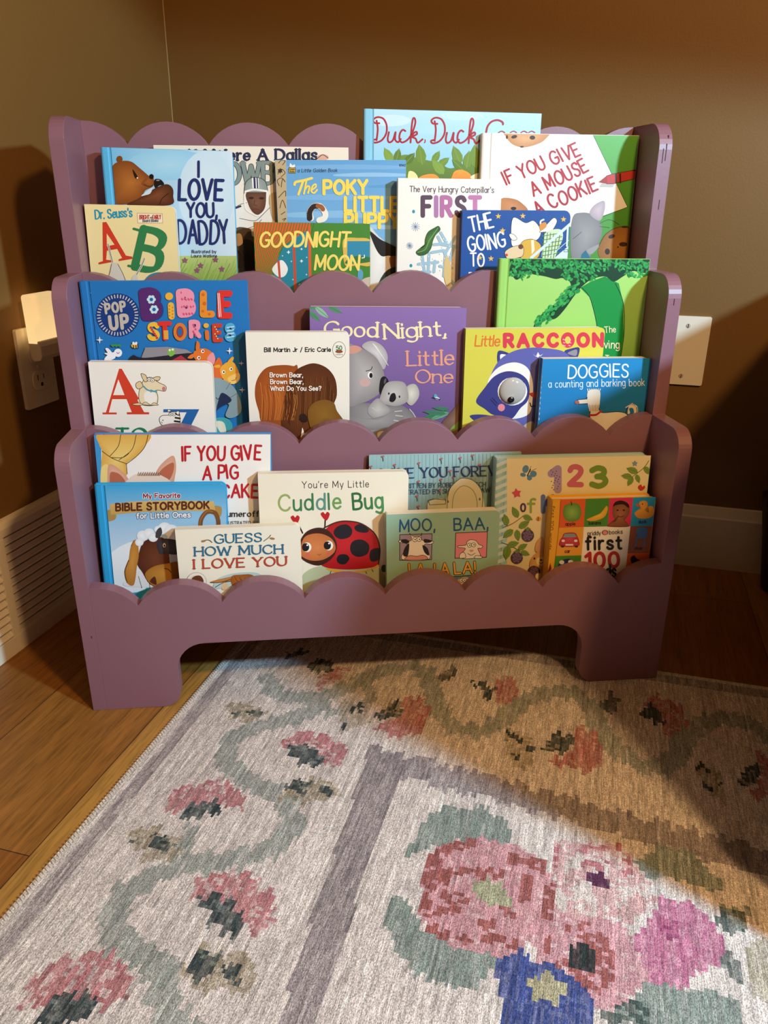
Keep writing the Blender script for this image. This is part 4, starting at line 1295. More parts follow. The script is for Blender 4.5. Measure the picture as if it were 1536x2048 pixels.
def art_first(A):
    c = '4c3a48'
    A.t("The Very Hungry Caterpillar's", 612, 940, 1472, 950, 58, c, 0.12, sp=2.2)
    A.t('FIRST', 745, 1184, 1330, 1184, 186, ['574052', 'a876a6', 'b06c9a', '574052', 'b873a4'], 0.22, sp=4.0)
    for x, y in ((651, 1142), (624, 1696)):
        A.e(x, y, 15, 18, '2f8f9e')
    for x, y, r in ((671, 1298, 44), (611, 1492, 34)):
        for k in range(6):
            a = PI * k / 6
            A.l([(x - r * math.cos(a), y - r * math.sin(a)), (x + r * math.cos(a), y + r * math.sin(a))], 6, '8fa2bc', False)
        A.e(x, y, 8, 8, '56688c')
    s = '9dbccb'
    for q in ('740,1600 760,1740', '810,1570 800,1770', '870,1650 860,1760', '700,1680 900,1660', '730,1760 820,1760', '900,1400 940,1480 1080,1500', '930,1360 1000,1480', '860,1480 980,1470', '1080,1400 980,1560', '840,1560 960,1540 1000,1640', '980,1560 960,1800', '1060,1520 1000,1700', '920,1700 1040,1720', '980,1780 1060,1880'):
        A.l(q, 30, s, False)
    for k in range(34):
        A.e(random.uniform(720, 1060), random.uniform(1400, 1850), 6, 6, 'dfe8ea')
    A.s('980,1600 1030,1680 1040,1850 990,1900 960,1780', 'd8b878')
    # a plain curled leaf in place of the cover's creature
    A.s('676,1560 700,1530 760,1500 770,1420 800,1350 860,1310 905,1290 925,1330 880,1380 850,1440 830,1520 780,1580 710,1592', ('4c7c3a', '2c5826', 'r'))
    A.l('690,1560 770,1530 810,1440 900,1310', 6, '86a860')


book('board_book', 'white board book with purple lettering and pale blue snow crystals on its cover', 3, 0.0190, 3, 0.0357, 0.1735, 0.1792, 0.0140, 'board', 'eee8de', C3, art_first, edge='e9e2d6', rad=0.007, roll=-0.46)


def art_going(A):
    A.t('THE', 1240, 1352, 1470, 1300, 150, 'f0ede6', 0.11, jit=0.06)
    A.t('GOING', 1218, 1556, 1596, 1500, 150, 'f0ede6', 0.11, jit=0.06, sp=2.6)
    A.t('TO', 1238, 1702, 1372, 1702, 130, 'f0ede6', 0.11, jit=0.05)
    A.t('BED', 1216, 1880, 1430, 1880, 110, 'f0ede6', 0.12, jit=0.05)
    A.view(*C4)
    for x, y, r in ((166, 688, 22), (341, 686, 22), (632, 710, 22), (197, 790, 22), (114, 990, 22), (36, 985, 18)):
        star(A, x, y, r, 'e2b352')
    for q in ('270,700 360,735 420,720 470,790 450,850 380,880 330,890 280,905 258,870', '460,800 500,760 560,700 585,720 570,760 540,800 500,800'):
        A.o(q, 'ece7dc', 3)
    A.o('270,860 245,830 250,812 280,820 300,850', 'ece7dc', 3)
    A.l('440,760 410,790 425,810 450,790', 14, 'e4dccc')
    A.l('470,760 468,725 490,712', 12, 'e4dccc')
    A.o('330,880 400,850 460,880 470,920 440,990 330,990', 'd8a83c', 3)
    A.p('400,860 420,855 425,930 405,960', 'e8e0c4')
    A.o('215,940 270,905 340,900 340,970 270,990 225,985', 'e2c49c', 3)
    A.e(326, 905, 18, 18, '6a3a20')
    A.e(224, 965, 10, 10, 'c0402c')
    A.s('500,810 570,780 620,790 625,850 590,930 560,990 480,990 485,900', 'c9d8b4')
    for k in range(6):
        A.l([(495 + 22 * k, 800 + 4 * k), (480 + 20 * k, 985)], 5, '4d7c3c', False)
        A.l([(480, 830 + 28 * k), (620, 806 + 28 * k)], 5, '4d7c3c', False)
    A.s('460,750 500,730 510,760 470,790', 'cf8a3a')
    for q, w_ in (('400,985 695,730', 20), ('520,985 690,842', 4), ('662,765 655,900', 14)):
        A.l(q, w_, 'cfdcea', False)
    A.p('560,990 690,880 690,990', 'cfdcea')
    A.l('634,928 662,926 662,942 634,942', 4, '5a6a84', False, True)


book('board_book', 'royal blue board book with white title, orange stars and striped pyjama animals', 3, 0.0030, 3, 0.1196, 0.2654, 0.1411, 0.0150, 'board', '154a94', C3, art_going, edge='154a94', spine='123c78', rad=0.009, roll=-0.16)


def art_moon(A):
    A.p('240,640 1200,640 1200,1260 240,1260', '43812f')
    A.p('240,640 700,640 690,800 560,800 470,860 440,960 400,1070 360,1260 240,1260', 'd85a2a')
    for k in range(22):
        A.l([(270 + 22 * k, 650), (258 + 20 * k, 730 + 4 * k), (245 + 15 * k, 830 + 3 * k), (235 + 12 * k, 1000), (225 + 9 * k, 1100)], 6, '4a7a2c')
    A.p('480,870 565,800 690,720 700,800 700,1260 400,1260 420,1010', '237f92')
    A.s('400,1030 470,960 520,1020 500,1080 450,1090', 'e8e6dc')
    A.p('440,970 458,960 468,1110 452,1110', 'c24a30')
    A.p('558,860 578,860 592,1260 572,1260', 'c24a30')
    A.p('676,700 696,700 706,1260 684,1260', 'd85a2a')
    for x, y, r in ((526, 900, 16), (626, 876, 11), (626, 968, 15), (548, 970, 7), (480, 928, 7), (666, 940, 7), (664, 1072, 8), (612, 1150, 11), (560, 1110, 7)):
        star(A, x, y, r, 'e9ead8', 4, 0.4)
    A.s('950,800 1050,790 1160,815 1160,995 1060,1000 965,1005 945,900', 'd8b24e')
    A.p('978,815 1150,815 1150,975 975,990', '2f86a4')
    A.s('975,960 1040,930 1150,940 1150,975 975,990', '35703a')
    A.l('1090,945 1108,940 1108,922', 7, 'e9ead8')
    A.s('1080,1125 1160,1088 1190,1110 1190,1260 1070,1260', 'c9b4a0')
    A.s('1060,1040 1080,1030 1100,1060 1090,1110 1060,1110', '5b9cb8')
    A.t('GOODNIGHT', 305, 856, 990, 856, 108, 'f0d56a', 0.15, slant=0.12, jit=0.05, sp=2.2)
    A.t('MOON', 728, 1034, 1062, 1034, 108, 'f0d56a', 0.15, slant=0.12, jit=0.04, sp=2.2)


book('board_book', 'small green board book with orange stripes, yellow title and a starry blue window', 3, 0.0150, 3, -0.1530, -0.0013, 0.1252, 0.0150, 'board', '43812f', C2, art_moon, edge='3a6e2a', rad=0.009, roll=-0.68)


def art_abc(A):
    A.t("Dr. Seuss's", 388, 836, 668, 818, 66, '2b8fa6', 0.17, nib=0.3, jit=0.07, sp=2.0)
    A.p('708,792 900,796 904,868 712,868', 'efe2c4')
    A.l('708,792 900,796 904,868 712,868', 3, 'a86a4a', False, True)
    A.t('BRIGHT', 726, 838, 802, 838, 30, 'b5362c', 0.17)
    A.t('and', 808, 832, 822, 832, 14, '3a3a3a', 0.14)
    A.t('EARLY', 828, 838, 890, 836, 30, 'b5362c', 0.17)
    A.t('Board Books', 752, 860, 870, 858, 20, '2d4a6a', 0.17)
    A.p('443,862 472,860 622,1118 670,1126 674,1142 568,1160 566,1147 594,1136 556,1066 476,1080 470,1150 508,1154 510,1168 414,1186 411,1172 446,1160', 'cc3a22')
    A.p('474,948 534,1034 476,1046', 'ead79c')
    A.t('B', 690, 1204, 862, 1244, 300, '2f7c48', 0.2, nib=0.55)
    A.l('682,912 748,930', 18, '2f7c48', False)
    A.l('642,1196 712,1210', 18, '2f7c48', False)
    for q, w_ in (('484,1030 500,1090 520,1170', 14), ('765,1140 740,1200 700,1270', 16)):
        A.l(q, w_, 'd9d2c2')
        A.l(q, 4, '2a2622')
    A.s('510,1180 560,1180 600,1260 620,1320 480,1320 500,1240', 'cfc8ba')
    A.l('512,1182 500,1240 480,1310', 4, '2a2622')
    A.l('560,1182 600,1260 618,1310', 4, '2a2622')
    A.s('672,1280 700,1262 716,1300 690,1320 666,1320', 'cfc8ba')
    A.s('770,1320 800,1268 870,1246 930,1260 900,1320', '2b7f9e')


book('board_book', 'pale yellow board book with a big red letter beside a big green letter', 3, 0.0150, 3, -0.3635, -0.2521, 0.1462, 0.0150, 'board', 'ead79c', C1, art_abc, edge='efe9dd', rad=0.007, roll=-1.08)

# ---- middle pocket


def art_giving(A):
    A.p('240,30 1160,30 1160,640 240,640', ('a2d26e', '93c660', 'v'))
    A.p('740,215 800,180 880,150 960,190 985,300 988,480 965,640 830,640 838,480 828,390 795,270', '168a3a')
    A.l('750,215 795,270 828,390 838,480 832,640', 4, '16321c')
    A.l('940,190 985,300 990,470 966,640', 4, '16321c')
    dk = '123a1e'
    A.s('255,30 1150,30 1150,120 1090,130 1040,120 985,150 930,180 880,150 800,170 740,215 700,230 680,180 640,160 600,165 540,150 480,140 430,130 380,170 340,135 270,130', dk)
    A.s('700,190 750,200 700,270 650,340 600,390 540,400 476,440 500,390 560,330 610,300 650,250', dk)
    gs = ['2f9a48', '248a3e', '3aa852', '1f7c38']
    for k in range(520):
        x, y = random.uniform(262, 1140), random.uniform(48, 165)
        lim = 128 + 30 * math.sin(x * 0.019) + (30 if 640 < x < 820 else 0)
        if y > lim:
            continue
        a = random.uniform(0.3, 1.3) * (1 if random.random() < 0.5 else -1) + 1.57
        L = random.uniform(20, 30)
        leaf(A, x, y, x + L * math.cos(a), y + L * math.sin(a), 0.24, random.choice(gs))
    for k in range(110):
        t = random.random()
        x, y = 730 - 235 * t + random.uniform(-26, 26), 195 + 225 * t + random.uniform(-26, 26)
        leaf(A, x, y, x - 17 + random.uniform(-8, 8), y + 18 + random.uniform(-6, 6), 0.28, random.choice(gs))
    c = 'e6dcb0'
    A.t('The', 880, 472, 942, 466, 34, c, 0.11, jit=0.08)
    A.t('Giving', 828, 560, 962, 558, 44, c, 0.11, jit=0.08)
    A.t('Tree', 880, 640, 955, 640, 42, c, 0.11, jit=0.08)


book('picture_book', 'lime green hardcover with a leafy green tree, tallest at the right of the middle pocket', 2, 0.0410, 2, 0.1609, 0.3627, 0.2608, 0.0120, 'hard', '99cc66', C7, art_giving, spine='3c8a3e', roll=-0.40)


def art_biblepop(A):
    A.e(495, 330, 162, 160, '173a7c')
    for k in range(40):
        a = 2 * PI * k / 40
        A.l([(495 + 128 * math.cos(a), 330 + 128 * math.sin(a)), (495 + 148 * math.cos(a), 330 + 148 * math.sin(a))], 8, 'c9c2bc', False)
    A.t('POP', 412, 316, 552, 296, 66, 'bdb4aa', 0.24, sp=4.5)
    A.t('UP', 446, 434, 572, 420, 92, 'bdb4aa', 0.24, sp=5)
    A.t('B', 712, 345, 806, 335, 175, '15407e', 0.3)
    A.t('B', 700, 340, 794, 330, 175, '55296a', 0.34)
    for x, y in ((742, 215), (762, 288)):
        for k in range(6):
            A.e(x + 20 * math.cos(k * PI / 3), y + 20 * math.sin(k * PI / 3), 13, 13, 'bfe0e6')
        A.e(x, y, 13, 13, '2a5aa0')
    A.e(872, 192, 29, 28, 'e6ac3c')
    A.l('885,258 890,340', 46, 'e8b03c', False)
    for k in range(8):
        A.e(874 + 24 * (k % 2), 262 + 12 * k, 6, 6, 'c97a2a')
    A.t('B', 962, 318, 1040, 312, 150, 'e891a8', 0.36)
    for k in range(26):
        A.e(960 + (k * 37) % 90, 165 + (k * 53) % 160, 5, 8, 'cf4f72')
    A.t('L', 1122, 322, 1182, 322, 150, 'e08a2e', 0.30)
    for x, y, r in ((1120, 180, 12), (1130, 245, 14), (1118, 300, 10), (1166, 322, 10)):
        A.e(x, y, r, r, 'c96622')
    A.t('E', 1248, 332, 1312, 332, 160, 'd8332c', 0.26)
    A.l('1228,170 1240,340', 7, 'ecd8d4', False)
    A.l('1240,170 1252,340', 5, 'ecd8d4', False)
    for ch, x0, x1, y, h, c in (('S', 728, 790, 502, 105, 'e6b83c'), ('T', 806, 880, 500, 108, 'd8332c'), ('R', 1034, 1092, 484, 105, 'e891a8'), ('E', 1206, 1250, 512, 105, 'c8402c'), ('S', 1294, 1346, 508, 105, '4fa6cc')):
        A.t(ch, x0, y, x1, y - 2, h, c, 0.27)
    A.p('832,440 866,440 868,505 836,505', 'e0a03c')
    A.e(953, 451, 49, 66, 'd87a32')
    A.e(952, 451, 26, 42, '9a3a2c')
    A.e(952, 451, 15, 29, '2466ac')
    A.e(1143, 405, 20, 18, 'e6ac3c')
    A.l('1148,452 1152,498', 30, 'd8702c', False)
    for k in range(6):
        A.e(740 + 9 * k, 420 + 15 * k, 8, 9, 'c23a48')
        A.e(1050 + 8 * (k % 3), 400 + 16 * k, 7, 7, 'cf4f72')
        A.e(1208 + 10 * (k % 3), 415 + 17 * k, 5, 5, 'eacb6a')
    for k in range(4):
        A.l([(1296, 420 + 24 * k), (1345, 412 + 24 * k)], 7, 'cfe4ec', False)
    for x, y, r in ((281, 166, 24), (366, 510, 27), (1314, 590, 26), (1401, 680, 20), (1407, 874, 24), (1388, 1150, 20)):
        star(A, x, y, r, 'e6e6e8', 4, 0.28)
    A.e(500, 604, 30, 30, 'e9e9ec')
    A.s('405,640 440,610 478,600 480,640 440,660 400,670', 'e9e9ec')
    A.s('408,575 430,572 460,610 440,620', 'e9e9ec')
    A.s('400,608 440,606 450,630', 'e9e9ec')
    A.l('490,600 500,610 510,600', 4, '2a3a5a')
    for x in (462, 486, 510):
        A.e(x, 550, 14, 10, '3f8a4e', 20)
    A.e(622, 553, 26, 17, 'e0b040', 10)
    for x in (612, 630, 644):
        A.l([(x, 540), (x + 2, 570)], 7, '2a2320', False)
    A.e(614, 535, 9, 12, 'e6e6e8', -20)
    A.e(632, 535, 9, 12, 'e6e6e8', 20)
    A.p('700,565 860,560 1000,580 1050,610 900,640 670,642', '8c8890')
    A.s('610,620 700,640 1060,605 1090,680 620,680', '22222c')
    A.p('880,665 960,622 1010,660', 'b03040')
    A.s('860,590 905,570 915,610 880,630', '7ab04e')
    A.e(878, 584, 8, 8, 'e8e8d8')
    A.e(900, 580, 8, 8, 'e8e8d8')
    A.s('1052,600 1120,570 1180,595 1208,650 1190,690 1130,690 1070,660', 'd9702e')
    A.s('1068,580 1076,518 1096,540 1092,580', 'd9702e')
    A.s('1008,640 1040,612 1064,620 1040,645', 'd9702e')
    A.s('1150,650 1190,600 1210,650 1190,695', 'e0929a')
    for x, y in ((1118, 592), (1090, 640)):
        A.e(x, y, 12, 13, 'f0ece4')
        A.e(x + 2, y, 6, 7, '1a1614')
    A.s('1190,720 1230,640 1260,680 1260,800 1190,790', 'd4652e')
    A.s('1245,720 1300,670 1350,680 1385,760 1370,820 1310,830 1265,790', 'e0a238')
    A.s('1300,670 1330,635 1346,640 1330,672', 'e0a238')
    A.s('1200,700 1240,690 1245,710 1215,712', 'e0a238')
    A.s('1300,790 1380,750 1385,800 1340,832', 'ecc06a')
    for x, y in ((1325, 722), (1270, 744)):
        A.e(x, y, 12, 13, 'f0ece4')
        A.e(x + 2, y, 6, 7, '1a1614')
    A.l('1330,806 1356,800 1362,782', 4, '7a4a1e')
    A.s('1180,800 1270,800 1350,860 1395,960 1395,1040 1330,1080 1285,1060 1310,980 1240,990 1200,1040 1180,980', '8498a0')
    A.s('1260,895 1330,950 1250,1000 1220,1020 1230,960', '1e2a48')
    A.l('1290,870 1320,820', 4, '56666e', False)
    A.l('1320,930 1370,900', 4, '56666e', False)
    A.l('1216,930 1228,942 1240,932', 5, '22303a')
    A.s('1200,1090 1290,1080 1335,1130 1310,1200 1200,1200', '3f9aa4')
    A.s('1210,1110 1270,1110 1290,1180 1260,1200', 'd8d4c0')


book('pop_up_book', 'large blue hardcover pop-up book with multicoloured patterned letters and sparkle stars', 2, 0.0260, 2, -0.3635, -0.1613, 0.2377, 0.0200, 'hard', '2272b6', C5, art_biblepop, spine='1d62a2', roll=-0.22)


def art_atoz(A):
    r_ = 'd0412a'
    A.p('505,722 525,722 650,940 600,1000 560,945 455,945 430,1045 408,1045', r_)
    A.p('500,800 545,915 462,915', 'f0ebe2')
    A.p('560,945 600,945 690,1040 660,1050 600,1045', r_)
    A.p('384,1042 488,1042 488,1056 384,1056', r_)
    A.p('562,1040 725,1040 725,1056 562,1056', r_)
    A.p('545,880 600,880 692,1046 628,1050', r_)
    A.o('690,800 740,785 790,820 846,850 840,886 780,880 790,930 775,985 690,990 655,960 650,900 665,850', 'e8d6b0', 4)
    A.o('665,760 700,770 712,810 690,815', 'e0c898', 4)
    A.o('750,795 780,780 806,785 790,810', 'e0c898', 4)
    A.o('630,830 660,815 680,850 650,870 630,856', 'e0c898', 4)
    A.s('690,900 750,880 780,930 760,980 700,975', 'f0ebe2')
    A.e(832, 868, 12, 16, 'c9787c')
    for x, y in ((724, 800), (750, 806)):
        A.e(x, y, 13, 13, 'f4f0e8')
        A.l([(x + 13 * math.cos(q), y + 13 * math.sin(q)) for q in [PI * k / 5 for k in range(10)]], 3, INK, True, True)
        A.e(x, y, 4, 4, INK)
    A.l('684,850 720,880 780,890', 10, '4f9aa8')
    A.p('735,872 760,882 735,898', '4f9aa8')
    A.p('780,876 758,884 780,900', '4f9aa8')
    A.o('600,982 650,972 680,985 640,990', 'e0c898', 3)
    A.o('680,985 700,965 735,985 760,970 790,988', 'e0c898', 3)
    b_ = '2262a4'
    A.p('830,1018 1092,1018 1010,1180 930,1180 1000,1040 830,1040', b_)
    A.o('800,1090 820,1065 870,1060 880,1040 940,1040 950,1090 945,1130 860,1140 815,1130', 'f0ebe2', 4)
    for q in ('915,1050 945,1060', '918,1080 950,1085', '912,1105 948,1110'):
        A.l(q, 13, '26211f', False)
    A.o('862,1036 866,1020 886,1030', 'f0ebe2', 3)
    A.o('920,1040 944,1032 940,1060', 'f0ebe2', 3)
    for x, y in ((882, 1055), (906, 1055)):
        A.e(x, y, 12, 12, 'f4f0e8')
        A.l([(x + 12 * math.cos(q), y + 12 * math.sin(q)) for q in [PI * k / 5 for k in range(10)]], 3, INK, True, True)
        A.e(x, y, 4, 4, INK)
    A.e(826, 1098, 4, 4, INK)
    A.l('812,1110 824,1118', 3, INK)
    A.t('TO', 486, 1250, 704, 1250, 92, '1f7a4c', 0.2, nib=0.6, serif=0.16)


book('board_book', 'white board book with a large red letter and a long-nosed cartoon animal', 2, 0.0060, 2, -0.3610, -0.2107, 0.1430, 0.0150, 'board', 'efeae0', C5, art_atoz, edge='ece5d8', rad=0.009, roll=-1.22)


def art_little(A):
    A.p('420,50 1460,50 1460,960 420,960', ('8a6ba6', '644a80', 'v'))
    for q in ((430, 80, 540, 70), (480, 75, 570, 150), (440, 100, 515, 170), (560, 70, 655, 118), (430, 90, 470, 150)):
        leaf(A, *q, 0.16, random.choice(['4f8a62', '6aa078', '8ab598']), '3a6a4a')
    g = 'eee0ae'
    A.t('Good', 542, 262, 878, 268, 92, g, 0.15, nib=0.6, serif=0.13, sp=1.6)
    A.t('Night,', 926, 280, 1318, 256, 92, g, 0.15, nib=0.6, serif=0.13, sp=1.8)
    k_ = 'e09a80'
    A.t('Little', 1072, 452, 1366, 444, 92, k_, 0.14, nib=0.6, serif=0.13, sp=1.9)
    A.t('One', 1126, 562, 1360, 560, 82, k_, 0.14, nib=0.6, serif=0.13, sp=1.7)
    A.s('700,700 800,690 900,700 1020,700 1110,760 1140,810 1080,860 950,880 860,920 700,880', ('a9a2a0', '7c7676', 'r'))
    A.s('780,330 810,300 860,296 915,330 945,390 935,450 915,475 880,420 830,370', ('d2cdca', 'a8a2a2', 'r'))
    for k in range(16):
        A.l([(850 + 5 * k, 310 + 7 * k), (872 + 5 * k, 330 + 8 * k)], 4, 'e2deda', False)
    A.s('680,340 740,325 800,350 870,400 915,480 925,560 900,620 850,660 780,690 680,690', ('b4adab', '8b8483', 'r'))
    A.s('690,335 740,322 780,345 740,372 690,372', 'c9917e')
    A.e(800, 560, 34, 26, 'c7a29c')
    A.s('890,590 900,535 925,520 950,550 945,610 915,636 892,625', '17131a')
    A.e(928, 550, 7, 18, '5a545c', 15)
    A.e(834, 512, 17, 22, 'efe9e2')
    A.e(838, 514, 11, 17, '171316')
    A.l('806,486 836,478 846,458', 5, '3a3434')
    A.s('1060,600 1080,575 1120,570 1145,610 1140,660 1100,705 1070,690 1055,640', ('dcd8c8', 'b0a8a0', 'r'))
    A.s('900,640 930,570 980,550 1050,560 1075,620 1070,680 1000,710 930,700 890,690', ('c9c2bc', 'a19a96', 'r'))
    A.s('956,660 968,632 990,628 998,660 980,684 958,680', '19151a')
    A.e(952, 630, 5, 8, '19151a')
    A.e(1020, 650, 5, 8, '19151a')
    A.s('820,720 880,660 930,700 960,740 900,800 830,770', ('c4beb8', '9c9592', 'r'))
    A.s('700,780 820,790 920,770 1010,730 1045,770 1020,830 940,850 820,860 700,850', ('a39c9a', '857e7e', 'r'))
    for q in ('990,745 1035,740', '995,770 1040,775', '985,800 1030,810', '845,720 880,740', '1085,730 1110,760 1130,800'):
        A.l(q, 6, 'c6c0ba')
    A.s('880,880 930,870 935,900 890,925', 'd8cbb4')
    A.e(1252, 650, 12, 18, '5aa0b8', -20)
    A.e(1262, 660, 16, 8, 'd8d4dc', 20)
    A.l('1230,655 1280,668', 5, '20304a', False)
    for q in ((1340, 730, 1230, 720), (1330, 745, 1160, 790), (1340, 750, 1210, 800), (1320, 760, 1170, 745)):
        leaf(A, *q, 0.11, random.choice(['4f8a62', '6aa078', '3f7a5a']), '3a6a4a')
    A.s('1290,820 1330,770 1400,690 1450,650 1450,880 1380,900 1300,860', ('8c6a58', '6a4a40', 'r'))
    leaf(A, 1440, 800, 1330, 880, 0.14, '7a9a4a')


book('board_book', 'purple board book with a grey koala hugging its baby and a cream serif title', 2, 0.0330, 2, -0.0867, 0.1171, 0.2032, 0.0150, 'board', '7b5c96', C6, art_little, edge='5d4478', rad=0.009, roll=-0.93)


def art_raccoon(A):
    A.t('Little', 142, 546, 280, 546, 60, 'd8702a', 0.12, slant=0.12, sp=1.5)
    A.t('RACCOON', 312, 548, 866, 544, 66, 'd23a4c', 0.30, sp=5.0)
    for k in range(16):
        A.e(625 + (k * 31) % 64, 495 + (k * 17) % 52, 3, 3, 'ecb8bc')
    b1, b2 = '5e5fa4', '393a7c'
    A.s('268,600 280,572 330,585 360,610 290,655 272,645', b2)
    A.s('284,608 292,592 330,600 335,620 295,640', 'ece6de')
    A.s('650,580 690,560 735,556 728,605 700,640', b2)
    A.s('668,588 700,570 722,568 716,602', '8c8890')
    A.s('225,760 270,640 350,580 450,556 560,560 650,580 700,640 720,760 640,960 420,980 260,940', b1)
    A.s('215,760 250,690 310,650 380,640 440,670 468,740 470,830 450,930 360,960 320,930 290,800', 'ece8e0')
    A.s('148,860 200,780 250,720 320,690 390,700 440,740 452,800 440,860 400,900 350,960 290,945 240,935 200,905', b2)
    A.l('230,850 262,885', 5, '22224a', False)
    A.l('240,842 268,872', 5, '22224a', False)
    A.e(292, 896, 20, 21, 'e0848e')
    A.e(355, 804, 84, 80, 'ece8e0')
    A.s('450,816 500,810 520,830 480,842', 'b84a44')
    A.l('455,870 462,890 480,885', 6, INK)
    A.p('468,590 490,608 500,580 512,606 530,590 512,600 500,612 488,604', 'e8e4ec')
    A.s('112,944 170,935 250,945 320,965 240,960 170,985', b2)
    A.s('380,970 480,965 480,1040 400,1040', b1)
    A.s('410,1010 470,975 490,1060 430,1060', 'b9b0a4')


rb, mrb, _ = book('board_book', 'yellow board book with a blue raccoon face and a bulging plastic eye', 2, 0.0200, 2, 0.1168, 0.3038, 0.1760, 0.0140, 'board', 'd2c94a', C7, art_raccoon, edge='e8dfb4', spine='a89c34', rad=0.007, roll=-0.12)
pe = mrb.inverted() @ on_plane(900 + 355 / 2.844, 500 + 800 / 2.844, mrb.translation, mrb.to_3x3() @ Vector((0, 1, 0)))
ME = Matrix.Translation((pe.x, -0.0008, pe.z)) @ Matrix.Rotation(PI / 2, 4, 'X')
m, nt, b = new_mat('clear_grey_plastic_dome')
b.inputs['Base Color'].default_value = (*lin('b4b0aa'), 1)
b.inputs['Roughness'].default_value = 0.08
b.inputs['Coat Weight'].default_value = 0.6
re_ = 0.0183
eye = MB().lathe([(0.0001, 0.0062)] + [(re_ * math.sin(q), 0.0062 * math.cos(q)) for q in [PI / 2 * k / 8 for k in range(1, 9)]] + [(0.0001, -0.0002)], 28, ME).build('googly_eye', m, rb, smooth=True)
MB().lathe([(0.0001, 0.0072), (0.003, 0.0068), (0.0048, 0.0050), (0.0050, 0.0035), (0.0001, 0.0034)], 18, Matrix.Translation((pe.x - 0.0026, -0.0004, pe.z - 0.0105)) @ Matrix.Rotation(PI / 2, 4, 'X')).build('pupil', noisy('black_pupil', '14110f', 0.25), eye, smooth=True)


def art_brown(A):
    A.t('Bill Martin Jr / Eric Carle', 156, 364, 580, 362, 26, '211c1c', 0.2, sp=2.2)
    A.e(634, 350, 43, 53, '6f6a5a')
    A.e(634, 350, 40, 50, 'ebe4d8')
    A.t('50', 616, 352, 652, 352, 26, '3f7a4a', 0.2)
    A.e(634, 362, 24, 10, '8a4a2a')
    A.t('years', 612, 384, 656, 384, 9, '5a5040', 0.14)
    A.s('96,640 110,540 170,465 270,448 340,455 372,480 372,830 160,830 120,740', ('b05a22', '94481a', 'r'))
    A.s('262,830 275,700 310,580 350,490 420,448 485,438 560,470 610,540 620,640 600,720 660,810 700,850 560,880 400,960 300,880', ('6d3c1a', '55290f', 'r'))
    for k in range(26):
        x = 130 + 9 * k
        A.l([(x, 560 + (k * 37) % 90), (x + 12, 650 + (k * 23) % 60), (x + 8 - k * 0.8, 800)], 2.5, random.choice(['c8742e', '7c3a14', 'd88a3a']))
    for k in range(34):
        x = 290 + 9.4 * k
        A.l([(x, 520 + (k * 29) % 120), (x - 4, 640), (x - 8, 780 + (k * 13) % 60)], 2.2, random.choice(['8a5426', '452008', '7a4a20']))
    A.s('435,740 470,690 540,668 600,690 620,740 665,812 600,830 540,820 470,870 440,810', ('8c6224', '7a5018', 'r'))
    A.s('382,768 410,758 436,790 420,812 386,800', '2a1510')
    A.s('400,848 412,900 402,945 384,950 392,890', 'ece4d6')
    for s, q in (('Brown Bear,', (192, 524, 402, 524)), ('Brown Bear,', (195, 567, 405, 567)), ('What Do You See?', (196, 610, 518, 609))):
        A.t(s, *q, 27, 'ece4d6', 0.18, sp=2.3)


book('board_book', 'cream board book with brown wood-grained shapes and small white and black text', 2, 0.0060, 2, -0.1665, -0.0371, 0.1775, 0.0150, 'board', 'ebe4d6', C6, art_brown, edge='e4dccb', rad=0.006, roll=-0.75)


def art_doggies(A):
    A.p('500,560 1180,560 1180,1080 500,1080', ('2388c2', '1a6aa6', 'v'))
    A.t('DOGGIES', 672, 726, 1012, 722, 72, 'eef0ee', 0.10, jit=0.08, sp=2.4)
    A.t('a counting and barking book', 560, 782, 1106, 772, 40, 'dfeaf0', 0.08, jit=0.05, sp=2.4)
    for k in range(9):
        A.e(520 - 2 * k, 720 + 30 * k, 4, 9, 'cfe0ea')
    w_ = 'e2dccc'
    A.o('712,868 730,852 790,845 815,830 835,860 850,910 870,925 960,920 1010,940 1005,1010 900,1050 830,1010 795,950 800,880 735,876', w_, 4)
    A.s('1000,960 1060,940 1068,900 1052,880 1020,884 1010,930 1024,926 1018,902 1040,900 1044,930 1010,948', w_)
    A.l('1000,930 1012,890 1040,880 1062,900 1056,940 1010,962', 4, INK)
    for k in range(8):
        A.l([(1000 + 8 * k, 896 - 4 * (k % 3)), (1004 + 8 * k, 872 + 5 * abs(k - 4))], 5, w_, False)
    A.s('780,820 800,795 850,800 852,860 840,915 800,920 786,890', w_)
    for k in range(7):
        A.l([(786 + 10 * k, 812), (782 + 12 * k, 790)], 5, w_, False)
        A.l([(792 + 9 * k, 880 + 4 * (k % 2)), (790 + 9 * k, 915)], 3, '8a8478', False)
    A.e(722, 866, 13, 11, 'a86460')
    A.l('794,938 830,936 858,916', 11, 'b03038')
    A.e(798, 958, 6, 7, 'c9a050')
    A.e(778, 838, 3, 3, INK)


book('board_book', 'bright blue board book with a white long-haired dog in a red collar', 2, 0.0020, 2, 0.2159, 0.3635, 0.1389, 0.0150, 'board', '2080ba', C7, art_doggies, edge='ddd6c8', spine='1c6ca4', rad=0.009, roll=-0.42)

# ---- bottom pocket


